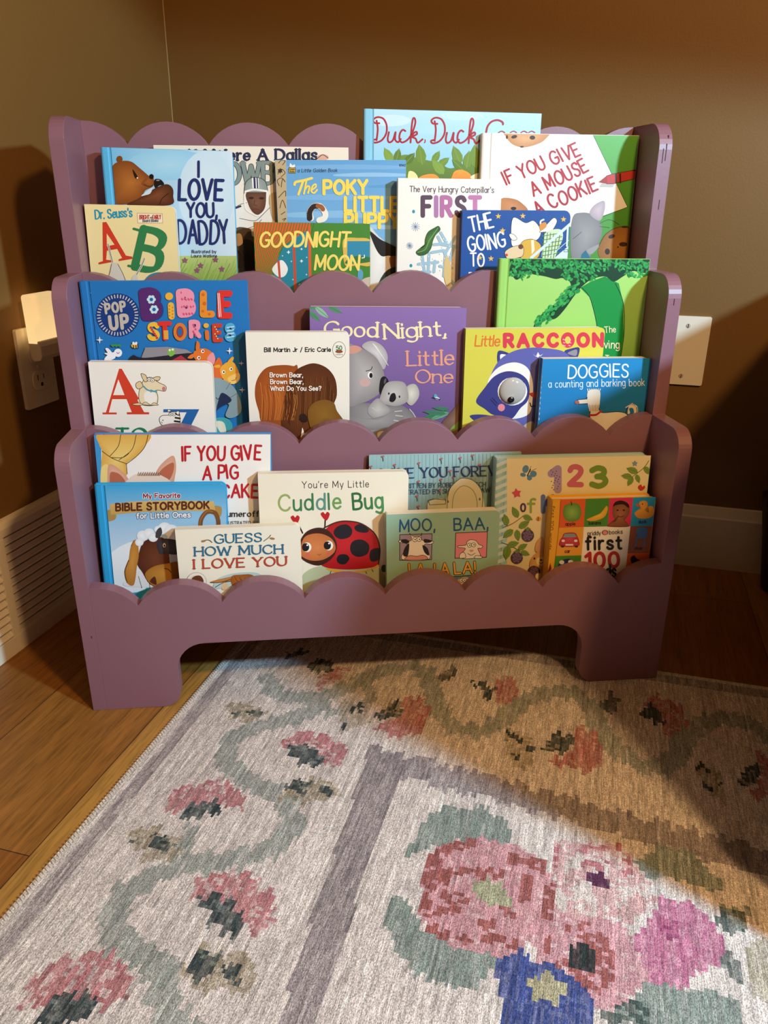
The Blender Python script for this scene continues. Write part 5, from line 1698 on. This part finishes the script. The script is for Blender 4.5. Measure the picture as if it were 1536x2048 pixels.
def art_pig(A):
    A.p('110,40 1170,40 1170,820 110,820', 'ece8e2')
    A.p('50,30 130,30 135,820 50,820', '3c93cc')
    A.p('50,44 420,44 420,58 50,58', 'b0524a')
    A.s('122,50 420,50 400,130 350,190 285,240 290,300 260,330 180,330 130,340 130,250 135,160 118,120', ('e9cd7a', 'd8a446', 'r'))
    A.s('132,262 175,250 170,370 130,380', 'e6cc80')
    for q in ('250,60 235,130 185,190', '345,60 320,150 240,215', '135,160 200,205 285,238', '190,200 260,200 300,175', '420,50 400,130 350,190 285,240', '285,240 290,300'):
        A.l(q, 4, '4a3820')
    A.s('170,330 172,260 190,240 240,270 290,320 310,380 180,380', ('e2b49c', 'd09a80', 'r'))
    A.s('182,340 190,290 240,300 280,350 260,380 190,380', 'b5654a')
    A.s('465,300 500,240 570,188 590,240 585,310 560,380 480,340', ('e2b49c', 'd09a80', 'r'))
    A.s('490,290 530,250 575,232 572,290 545,340 510,330', 'b5654a')
    A.s('270,400 300,330 360,296 440,290 500,310 560,350 580,420', 'e4cdbc')
    for k in range(20):
        x = 355 + 7 * k
        A.l([(x, 312 - 0.1 * k), (x + 6, 290 + 8 * (k % 2))], 3.5, '6a4030', False)
    c = 'bc1f2c'
    A.t('IF YOU GIVE', 630, 218, 1108, 210, 84, c, 0.135, jit=0.10, sp=2.6)
    A.t('A PIG', 758, 332, 972, 326, 80, c, 0.135, jit=0.10, sp=2.8)
    A.t('A PANCAKE', 600, 450, 1090, 444, 78, c, 0.135, jit=0.08, sp=2.6)
    A.t('Laura Numeroff', 700, 562, 1098, 560, 32, '241f1f', 0.17, nib=0.4, serif=0.1)
    A.t('ILLUSTRATED BY', 880, 610, 1094, 608, 19, '3a3434', 0.12)


book('picture_book', 'white hardcover with pink pig ears and a yellow curtain on its cover', 1, 0.0385, 4, -0.3584, -0.1431, 0.2394, 0.0110, 'hard', '3c93cc', C8, art_pig, full=True, edge='b0524a', spine='3c93cc', roll=-1.36)


def art_forever(A):
    A.p('680,40 1560,40 1560,700 680,700', ('93b4b4', '7c9c9e', 'v'))
    for k in range(40):
        A.l([(690 + 22 * k, 50), (690 + 22 * k, 600)], 2, '86a6a8', False)
    for x, y in ((700, 130), (770, 70), (838, 120), (978, 110), (1108, 85), (1218, 80), (1290, 65), (1330, 120), (1106, 205), (976, 215), (1160, 155), (968, 300), (1100, 265), (975, 360), (1180, 190)):
        A.l([(x, y), (x + 2, y + 22)], 4, '3f5a52', False)
        A.e(x - 3, y - 4, 6, 6, 'b0525a')
        A.e(x + 5, y - 8, 4, 4, 'b0525a')
    A.t('LOVE YOU FOREVER', 760, 194, 1520, 172, 56, '26355c', 0.13, nib=0.55, serif=0.14, sp=2.2)
    A.t('WRITTEN BY ROBERT MUNSCH', 880, 248, 1366, 238, 25, '2c3b58', 0.12, nib=0.4, serif=0.1)
    A.t('ILLUSTRATED BY SHEILA McGRAW', 820, 286, 1390, 270, 25, '2c3b58', 0.12, nib=0.4, serif=0.1)
    A.s('1135,420 1150,270 1200,205 1240,190 1300,210 1345,280 1340,420', 'd8d4b8')
    A.l('1140,400 1150,270 1200,205 1240,190 1300,210 1345,280 1340,400', 4, '5a6a60')
    A.l('1170,400 1180,290 1230,235 1290,260 1315,330 1310,400', 4, '8a937c')
    A.e(1146, 326, 5, 8, '6a6a58')
    A.e(1330, 312, 5, 8, '6a6a58')
    A.s('1032,330 1090,310 1130,320 1130,380 1040,390', 'cfccb0')
    A.l('1032,318 1060,310 1135,316 1132,340 1040,345 1032,318', 4, '5a6a60', False)


book('paperback_book', 'thin teal paperback with navy serif title and little red flowers on wallpaper', 1, 0.0460, 4, -0.0149, 0.1867, 0.2023, 0.0045, 'paper', '8dacae', C9, art_forever, roll=-0.34)


def art_storybook(A):
    A.p('60,350 900,350 900,1000 60,1000', ('2aa0d6', 'e4ebee', 'v'))
    A.s('100,820 180,790 260,740 340,720 400,800 400,1010 100,1010', 'dfe8ee')
    A.t('My Favorite', 390, 450, 614, 446, 28, '8c2434', 0.2, out='f0ece8', ow=0.16)
    A.s('145,540 185,520 220,545 215,580 160,590', 'a8884a')
    A.s('820,500 868,505 865,560 830,555', 'a8884a')
    A.p('182,486 320,470 560,462 822,468 832,528 600,528 380,534 190,552', ('d2b06a', 'bf9a52', 'v'))
    A.t('BIBLE STORYBOOK', 222, 526, 792, 512, 42, '5a2a1e', 0.24, sp=3.0)
    A.t('for Little Ones', 350, 574, 678, 566, 32, 'f0ece8', 0.18, out='23406e', ow=0.16)
    A.l('740,640 745,580 780,535 830,540 850,590 848,640', 26, '7a4c26')
    A.l('735,640 742,580 780,530 815,532', 6, '9a6a3a')
    A.s('285,990 300,940 350,900 420,880 520,960 600,990', 'dfe0e2')
    A.l('360,930 380,1000', 4, '5a6068')
    A.l('420,920 430,1000', 4, '5a6068')
    A.s('362,790 390,720 460,690 520,700 545,780 560,880 600,960 450,990 380,900 352,850', ('6d3a22', '4e2414', 'r'))
    A.s('400,920 450,870 540,850 610,850 610,990 460,990', ('c58a3a', 'a86f28', 'r'))
    A.s('310,760 330,710 352,712 362,790 350,870 332,980 290,970 275,900 300,830', ('c98f42', 'b2762e', 'r'))
    A.l('300,830 276,900 290,968', 5, '5a3616')
    A.l('316,742 330,712', 4, '7a4c20')
    for x, y, r in ((385, 680, 36), (425, 665, 34), (365, 720, 26), (450, 690, 30), (520, 635, 42), (560, 650, 44), (575, 690, 38), (480, 640, 24)):
        A.e(x, y, r, r * 0.9, ('f0f2f4', 'dbe2e8', 'r'))
    A.s('465,690 470,650 495,628 505,660 490,690', '3f3c42')
    A.s('470,730 500,700 560,700 610,720 610,790 520,790 490,790', ('46424a', '2e2b32', 'r'))
    A.e(518, 738, 9, 13, 'e6e2d8')
    A.e(519, 740, 5, 8, '1a1618')
    A.l('520,880 545,888 560,905', 5, '4a2a12')
    A.s('430,960 460,930 470,980', '5a2a1a')


book('padded_board_book', 'sky blue padded storybook with a tan ribbon title and white fluffy lambs', 1, 0.0235, 4, -0.3597, -0.1998, 0.1805, 0.0140, 'hard', '2c9cd2', C8, art_storybook, rad=0.008, roll=-1.25)


def art_123(A):
    for k in range(30):
        y = 90 + 52 * k
        A.p([(95, y), (190, y - 42), (190, y - 16), (95, y + 26)], 'c9e0e2')
    A.p('188,60 1210,60 1210,1000 188,1000', ('e9e0b6', 'ddd0a0', 'v'))
    for x, y, rx, ry, r in ((318, 168, 22, 28, 20), (372, 202, 24, 22, -20), (300, 208, 20, 14, 10), (346, 228, 18, 20, 10)):
        A.e(x, y, rx, ry, '5e8ab4', r)
    A.l('330,215 352,170', 8, '3a3a4a', False)
    A.l('340,190 356,148', 3, '3a3a4a')
    A.l('345,188 392,164', 3, '3a3a4a')
    A.t('1', 494, 312, 545, 312, 145, 'a893bc', 0.32)
    for k in range(20):
        A.e(495 + (k * 23) % 62, 175 + (k * 41) % 140, 4, 4, '5e4a7c')
    A.t('2', 622, 274, 706, 276, 124, 'c66a7c', 0.26)
    A.t('3', 778, 288, 878, 284, 126, '72963c', 0.27)
    A.e(278, 435, 1, 1, 'e5daa8')
    A.t('o', 285, 462, 316, 462, 78, '4c3c56', 0.14)
    A.t('f', 334, 468, 382, 468, 92, '8aa84e', 0.14)
    A.t('K', 440, 464, 510, 464, 105, '5c74ac', 0.26)
    A.t('&', 540, 464, 560, 464, 5, '5c74ac') if '&' in GLYPH else None
    star(A, 255, 336, 36, 'd0535c', 5, 0.55, -100)
    A.s('1105,285 1122,275 1132,290 1146,282 1150,300 1125,318 1104,302', 'c23c3c')
    star(A, 1080, 128, 22, '7c9cbc', 5, 0.55)
    A.l('1060,222 1140,160 1178,108', 4, '5a7a34')
    for q in ((1100, 190, 1022, 160), (1060, 220, 985, 212), (1065, 222, 1030, 285), (1090, 205, 1112, 262), (1145, 150, 1190, 205)):
        leaf(A, *q, 0.28, '7a9a44', '5a7a34')
    A.l('160,575 230,545 300,495', 4, '6a5a3a')
    A.l('150,680 210,700 280,740', 4, '6a5a3a')
    for q in ((265, 505, 225, 430), (190, 560, 168, 480), (300, 492, 366, 520), (270, 575, 345, 530), (230, 590, 160, 645), (255, 590, 268, 668), (190, 700, 272, 680), (195, 700, 180, 800), (265, 725, 330, 690), (285, 740, 345, 765)):
        leaf(A, *q, 0.28, '72963c', '567430')
    for x, y, r in ((332, 630, 44), (256, 785, 42)):
        A.e(x, y, r, r, '4c3a58')
        for k in range(16):
            a = k * 2.4
            A.e(x + r * 0.8 * math.sqrt(k / 16) * math.cos(a), y + r * 0.8 * math.sqrt(k / 16) * math.sin(a), 10, 10, ('8a7494', '5a4668', 'r'))
        A.p([(x - 24, y - r), (x, y - r - 16), (x + 24, y - r), (x, y - r + 10)], '6a8a3c')
    A.e(408, 512, 17, 13, 'd49a3c', 10)
    A.l('404,500 404,524', 5, '3a2c1c', False)
    A.e(478, 520, 18, 20, '5c86b0')
    bn = ('d8b070', 'c3955a', 'r')
    A.s('385,740 390,680 420,645 440,650 440,740', bn)
    A.s('436,740 445,670 480,650 490,740', bn)
    A.s('400,730 410,680 428,670 430,735', 'c9907a')
    A.s('345,820 370,770 420,735 480,740 500,800 490,860 420,880 355,870', bn)
    A.s('340,880 420,860 500,870 500,1000 380,1000', bn)
    A.e(426, 810, 36, 32, 'e4cf9c')
    A.e(424, 800, 8, 6, '3a2620')
    A.e(378, 790, 6, 8, '2a1c16')
    A.l('412,818 424,824 438,816', 4, '3a2620')
    A.e(375, 880, 44, 40, '4a3440')
    for k in range(12):
        a = k * 2.4
        A.e(375 + 34 * math.sqrt(k / 12) * math.cos(a), 880 + 34 * math.sqrt(k / 12) * math.sin(a), 9, 9, '6a4c60')
    A.e(406, 912, 22, 20, 'e4cf9c')


book('padded_board_book', 'cream padded book with coloured numerals, berries and a blue striped spine', 1, 0.0255, 4, 0.1482, 0.3556, 0.1998, 0.0180, 'hard', '9fcad0', C10, art_123, full=True, edge='e2d8b0', spine='9fcad0', rad=0.008, roll=-0.41)


def art_cuddle(A):
    A.t("You're My Little", 302, 250, 688, 244, 38, '3c3230', 0.10, sp=2.8)
    gc = ['93a860', '3c7a50', '3c7a50', '5a9080', '3c7a50', '6c9a52', '3a7a44', '5a9a62', '3c7a50']
    A.t('Cuddle', 168, 382, 526, 368, 90, gc, 0.12, jit=0.03, sp=2.6)
    A.t('Bug', 600, 372, 770, 362, 90, ['2f6c40', '3c7a44', '4a8a50'], 0.13, jit=0.03, sp=2.6)
    A.s('290,790 330,730 420,700 560,720 700,700 770,740 800,900 290,900', 'b7bc96')
    A.e(776, 715, 16, 22, '3a5a3c')
    for q in ('278,455 305,510', '436,435 434,480'):
        A.l(q, 8, '2a1816', False)
    for x, y in ((262, 432), (436, 412)):
        A.s([(x - 26, y - 10), (x - 12, y - 24), (x, y - 12), (x + 12, y - 25), (x + 26, y - 10), (x + 6, y + 26)], 'bc2028')
    for q in ('470,730 462,752', '520,738 515,758', '620,740 622,756', '668,728 676,745', '704,716 714,734', '560,742 560,760'):
        A.l(q, 4, '2a1a18', False)
    A.s('440,712 560,730 690,722 745,690 738,708 640,738 500,738', 'd8a02e')
    A.s('430,500 500,452 570,443 650,462 720,520 752,600 742,690 660,716 520,720 420,700 400,640', ('c8262a', 'ae1a20', 'r'))
    A.l('430,480 500,448 570,441 650,458 724,516 752,600 744,690', 8, '4a2418')
    for q in ('485,500 510,470 560,460 592,490 580,530 530,545 495,530', '605,475 640,458 688,490 670,508 620,500', '580,590 600,555 650,548 690,580 680,630 630,648 590,630', '692,640 705,605 750,600 748,660 705,675', '502,660 520,635 560,635 576,660 550,690 515,686'):
        A.s(q, '231f24')
    A.s('290,560 330,500 400,478 460,500 500,560 498,620 460,670 400,698 330,680 290,640', '3f2018')
    A.s('292,600 320,530 400,512 470,540 496,590 480,630 420,665 350,668 296,640', ('d3814a', 'c06c38', 'r'))
    for x, y in ((330, 592), (456, 582)):
        A.e(x, y, 26, 28, 'efe8dc')
        A.e(x - 8, y, 21, 24, '1a1418')
        A.e(x + 2, y - 12, 5, 5, 'f4f0e8')
    A.e(334, 638, 15, 12, 'd0604c')
    A.e(457, 630, 15, 12, 'd0604c')
    A.l('392,632 402,637 412,630', 3, '8a4a2a')


book('board_book', 'cream board book with a smiling red ladybug and green title lettering', 1, 0.0225, 4, -0.1583, 0.0323, 0.1894, 0.0140, 'board', 'ece2cc', C9, art_cuddle, edge='e8dcc0', rad=0.007, roll=-0.84)


def art_guess(A):
    b_, r_ = '2e6c8c', 'b9452e'
    A.t('GUESS', 828, 728, 1114, 716, 52, b_, 0.17, nib=0.5, serif=0.15, sp=2.2, out='23262e', ow=0.03)
    A.t('HOW MUCH', 706, 804, 1246, 788, 52, b_, 0.17, nib=0.5, serif=0.15, sp=2.2, out='23262e', ow=0.03)
    A.t('I LOVE YOU', 700, 882, 1268, 862, 54, r_, 0.17, nib=0.5, serif=0.15, sp=2.2, out='3a1c16', ow=0.03)
    A.l('750,710 790,705 812,720', 4, '5a5040')
    A.l('1130,712 1160,690 1172,675', 4, '5a5040')
    A.e(760, 712, 14, 6, 'a8754a', -10)
    A.e(1182, 696, 16, 6, 'a8754a', 10)
    A.e(716, 962, 62, 58, '8a7a68')
    A.e(716, 962, 60, 56, 'ece4d4')
    A.e(716, 966, 46, 44, 'd9cdb8')
    A.s('680,960 700,930 740,925 760,960 730,980 690,990', '6a3a20')
    A.s('840,950 900,920 980,905 1080,905 1120,930 1060,960 880,1000 820,1000', 'b6ccc8')
    A.s('800,965 840,950 930,930 990,920 1060,920 1090,960 1080,1000 950,1000 930,955 860,968', ('c98f4e', 'b5763a', 'r'))
    A.s('930,930 990,918 1060,922 1060,990 945,995', ('b0682c', '9a5620', 'r'))
    A.l('802,966 860,966 930,945', 4, '4a3016')
    A.l('830,996 880,968 930,958', 4, '4a3016')
    A.s('870,985 890,965 910,985 900,1010 875,1010', 'd9b890')
    for k in range(14):
        A.l([(950 + 8 * k, 930 + (k * 11) % 40), (956 + 8 * k, 945 + (k * 11) % 40)], 2.5, '6a3a16', False)


book('board_book', 'cream board book with blue and red decorative serif title lettering', 1, 0.0020, 4, -0.2591, -0.1050, 0.1295, 0.0135, 'board', 'ece5d2', C8, art_guess, edge='e9dfc6', rad=0.007, roll=0.19)


def art_moo(A):
    n = '23557c'
    A.t('MOO,', 868, 500, 1072, 494, 66, n, 0.13, jit=0.06, sp=2.6)
    A.t('BAA,', 1184, 495, 1380, 484, 66, n, 0.13, jit=0.06, sp=2.6)
    A.p('868,520 1055,514 1052,664 868,668', 'a190a6')
    A.l('868,520 1055,514 1052,664 868,668', 4, INK, False, True)
    A.p('1192,510 1376,502 1370,650 1188,656', 'dc8490')
    A.l('1192,510 1376,502 1370,650 1188,656', 4, INK, False, True)
    A.o('930,555 935,535 925,512 945,528 985,528 996,510 992,540 1010,556 1062,558 1050,574 1010,580 1040,660 880,662 915,580 862,562 880,548', 'ece6d8', 3)
    A.s('872,556 900,545 924,560 905,572', '231f20')
    A.s('1010,545 1050,552 1046,564 1012,566', '231f20')
    A.s('888,640 895,600 922,570 915,640', '231f20')
    A.s('1000,580 1030,600 1036,640 1010,620', '231f20')
    A.o('905,650 930,640 965,645 1000,638 1024,648 1020,663 905,665', 'd9938a', 3)
    for x, y in ((955, 548), (980, 546)):
        A.e(x, y, 13, 13, 'f2eee4')
        A.l([(x + 13 * math.cos(q), y + 13 * math.sin(q)) for q in [PI * k / 5 for k in range(10)]], 3, INK, True, True)
        A.e(x + 2, y, 4, 4, INK)
    A.o('1205,585 1250,580 1258,560 1280,548 1310,555 1325,575 1348,585 1340,598 1320,600 1335,640 1310,655 1230,658 1222,635 1248,600 1210,594', 'e6ddcc', 3)
    A.o('1215,655 1218,630 1240,622 1250,650', 'e6ddcc', 3)
    A.o('1300,655 1310,640 1342,645 1340,656', 'e6ddcc', 3)
    for x, y in ((1272, 580), (1296, 578)):
        A.e(x, y, 12, 12, 'f2eee4')
        A.l([(x + 12 * math.cos(q), y + 12 * math.sin(q)) for q in [PI * k / 5 for k in range(10)]], 3, INK, True, True)
        A.e(x + 2, y, 4, 4, INK)
    A.l('1262,628 1282,638 1304,626', 3, INK)
    A.s('1270,610 1284,606 1296,610 1283,620', 'cf9088')
    for s, q in (('LA', (925, 752, 1010, 750)), ('LA', (1070, 750, 1152, 746)), ('LA!', (1188, 746, 1306, 738))):
        A.t(s, *q, 62, 'e4a83c', 0.13, jit=0.05, sp=2.6, out='4a3a24', ow=0.09)
    A.p('1130,764 1340,750 1340,850 1130,850', '5c7c94')
    A.l('1130,764 1340,750', 4, INK, False)
    A.s('1190,800 1205,778 1240,765 1275,775 1280,830 1200,840', 'ddb893')
    for x in (1225, 1243):
        A.e(x, 782, 11, 11, 'f2eee4')
        A.l([(x + 11 * math.cos(q), 782 + 11 * math.sin(q)) for q in [PI * k / 5 for k in range(10)]], 3, INK, True, True)
        A.e(x, 782, 3.5, 3.5, INK)


book('board_book', 'sage green board book with a cow picture and a sheep picture in boxes', 1, 0.0020, 4, 0.0044, 0.1512, 0.1396, 0.0150, 'board', '93b79e', C9, art_moo, edge='e6dcc2', rad=0.007, roll=0.20)


def art_words(A):
    cells = [('565,378 738,372 725,572 552,578', 'd8602a'), ('738,372 905,366 892,568 725,572', '4c8a34'), ('905,366 1070,362 1050,566 892,568', 'd23a5e'), ('1070,362 1250,352 1220,566 1050,566', '2c94cc'),
             ('552,578 725,572 708,770 530,775', 'e0a030'), ('725,572 1050,566 1000,1020 690,1020', 'ece8e0'), ('1050,566 1220,566 1195,752 1030,756', '8c5034'), ('530,775 708,770 690,960 500,960', '4c8a34'), ('1030,756 1195,752 1175,980 1010,980', 'dc6226')]
    for q, c in cells:
        A.p(q, c)
    A.s('580,480 590,425 640,405 690,415 708,470 690,520 640,535 600,525', ('8fb85a', '5c8a34', 'r'))
    A.l('640,420 636,395', 6, '3a2a1a')
    A.s('745,520 800,495 850,470 882,425 892,450 870,500 820,525 770,530', ('ecc34a', 'd8a534', 'r'))
    A.s('925,450 940,405 985,390 1030,405 1045,460 1030,500 1010,530 1040,570 890,570 915,545 950,530 930,500', ('a06a4c', '7c4c34', 'r'))
    A.s('928,430 945,398 990,388 1034,410 1040,440 1000,415 950,420', '2e1c16')
    A.e(960, 455, 8, 5, '22140f')
    A.e(1004, 455, 8, 5, '22140f')
    A.l('960,495 982,502 1004,494', 5, '5a2a22')
    A.s('1078,480 1100,455 1120,440 1110,405 1140,388 1168,400 1168,440 1150,455 1180,470 1175,430 1208,430 1212,480 1180,510 1110,512', ('e8ac4c', 'd8963a', 'r'))
    A.e(1102, 420, 16, 9, 'c85a2c', 20)
    A.e(1134, 412, 4, 5, '1a1412')
    for s, q in (('apple', (596, 562, 664, 560, 22)), ('banana', (760, 556, 842, 553, 22)), ('duck', (1108, 546, 1160, 544, 20)), ('car', (592, 752, 628, 751, 22)), ('chair', (1080, 730, 1134, 729, 20))):
        A.t(s, *q, '2a1c18', 0.16)
    A.s('558,665 575,640 590,615 660,612 680,640 690,665 685,705 560,705', ('cf4a54', 'aa2c3a', 'r'))
    A.p('590,620 658,618 674,642 580,644', '7c98a8')
    A.p('596,690 650,690 650,702 596,702', 'e0dcd4')
    for x in (580, 668):
        A.e(x, 668, 12, 9, 'e6e0d4')
        A.e(x + (4 if x > 600 else -4), 708, 12, 6, '1c1618')
    A.s('1095,580 1165,580 1158,635 1100,635', '4a78b4')
    A.p('1088,640 1160,640 1160,652 1086,652', '4a78b4')
    for x in (1092, 1150):
        A.l([(x, 650), (x - 6, 705)], 9, '4a78b4', False)
    A.s('545,860 560,815 600,795 640,800 660,850 640,870', '26386e')
    A.e(570, 818, 18, 14, 'e0e0e0')
    A.e(632, 815, 18, 14, 'e0e0e0')
    A.s('1060,830 1050,790 1075,770 1090,790 1125,810 1130,850 1070,860', '2a2020')
    A.t('priddy', 752, 630, 842, 626, 28, '2a2220', 0.11)
    A.t('books', 902, 622, 994, 617, 28, '2a2220', 0.11)
    A.e(872, 610, 22, 17, '2a2220')
    A.e(872, 611, 17, 14, 'd98a8c')
    A.t('first', 742, 728, 984, 722, 88, '1e191a', 0.17, sp=3.2)
    A.t('100', 738, 852, 968, 848, 98, 'b3262e', 0.2, sp=3.0)
    A.t('words', 752, 924, 946, 920, 86, '1e191a', 0.15, sp=2.6)
    A.p('480,345 505,345 560,372 500,1000 440,1000', 'e0a62c')
    A.t('first 100 words', 500, 425, 476, 728, 22, '2a1c18', 0.13)
    A.p('465,900 490,820 498,860 480,910', '7c2c28')


rw, mrw, _ = book('padded_board_book', 'small padded picture-word book with yellow spine and orange, green, pink and blue squares', 1, 0.0020, 4, 0.2184, 0.3575, 0.1512, 0.0200, 'hard', 'e2a82e', C10, art_words, full=True, spine='e2a82e', rad=0.007, roll=-0.37)
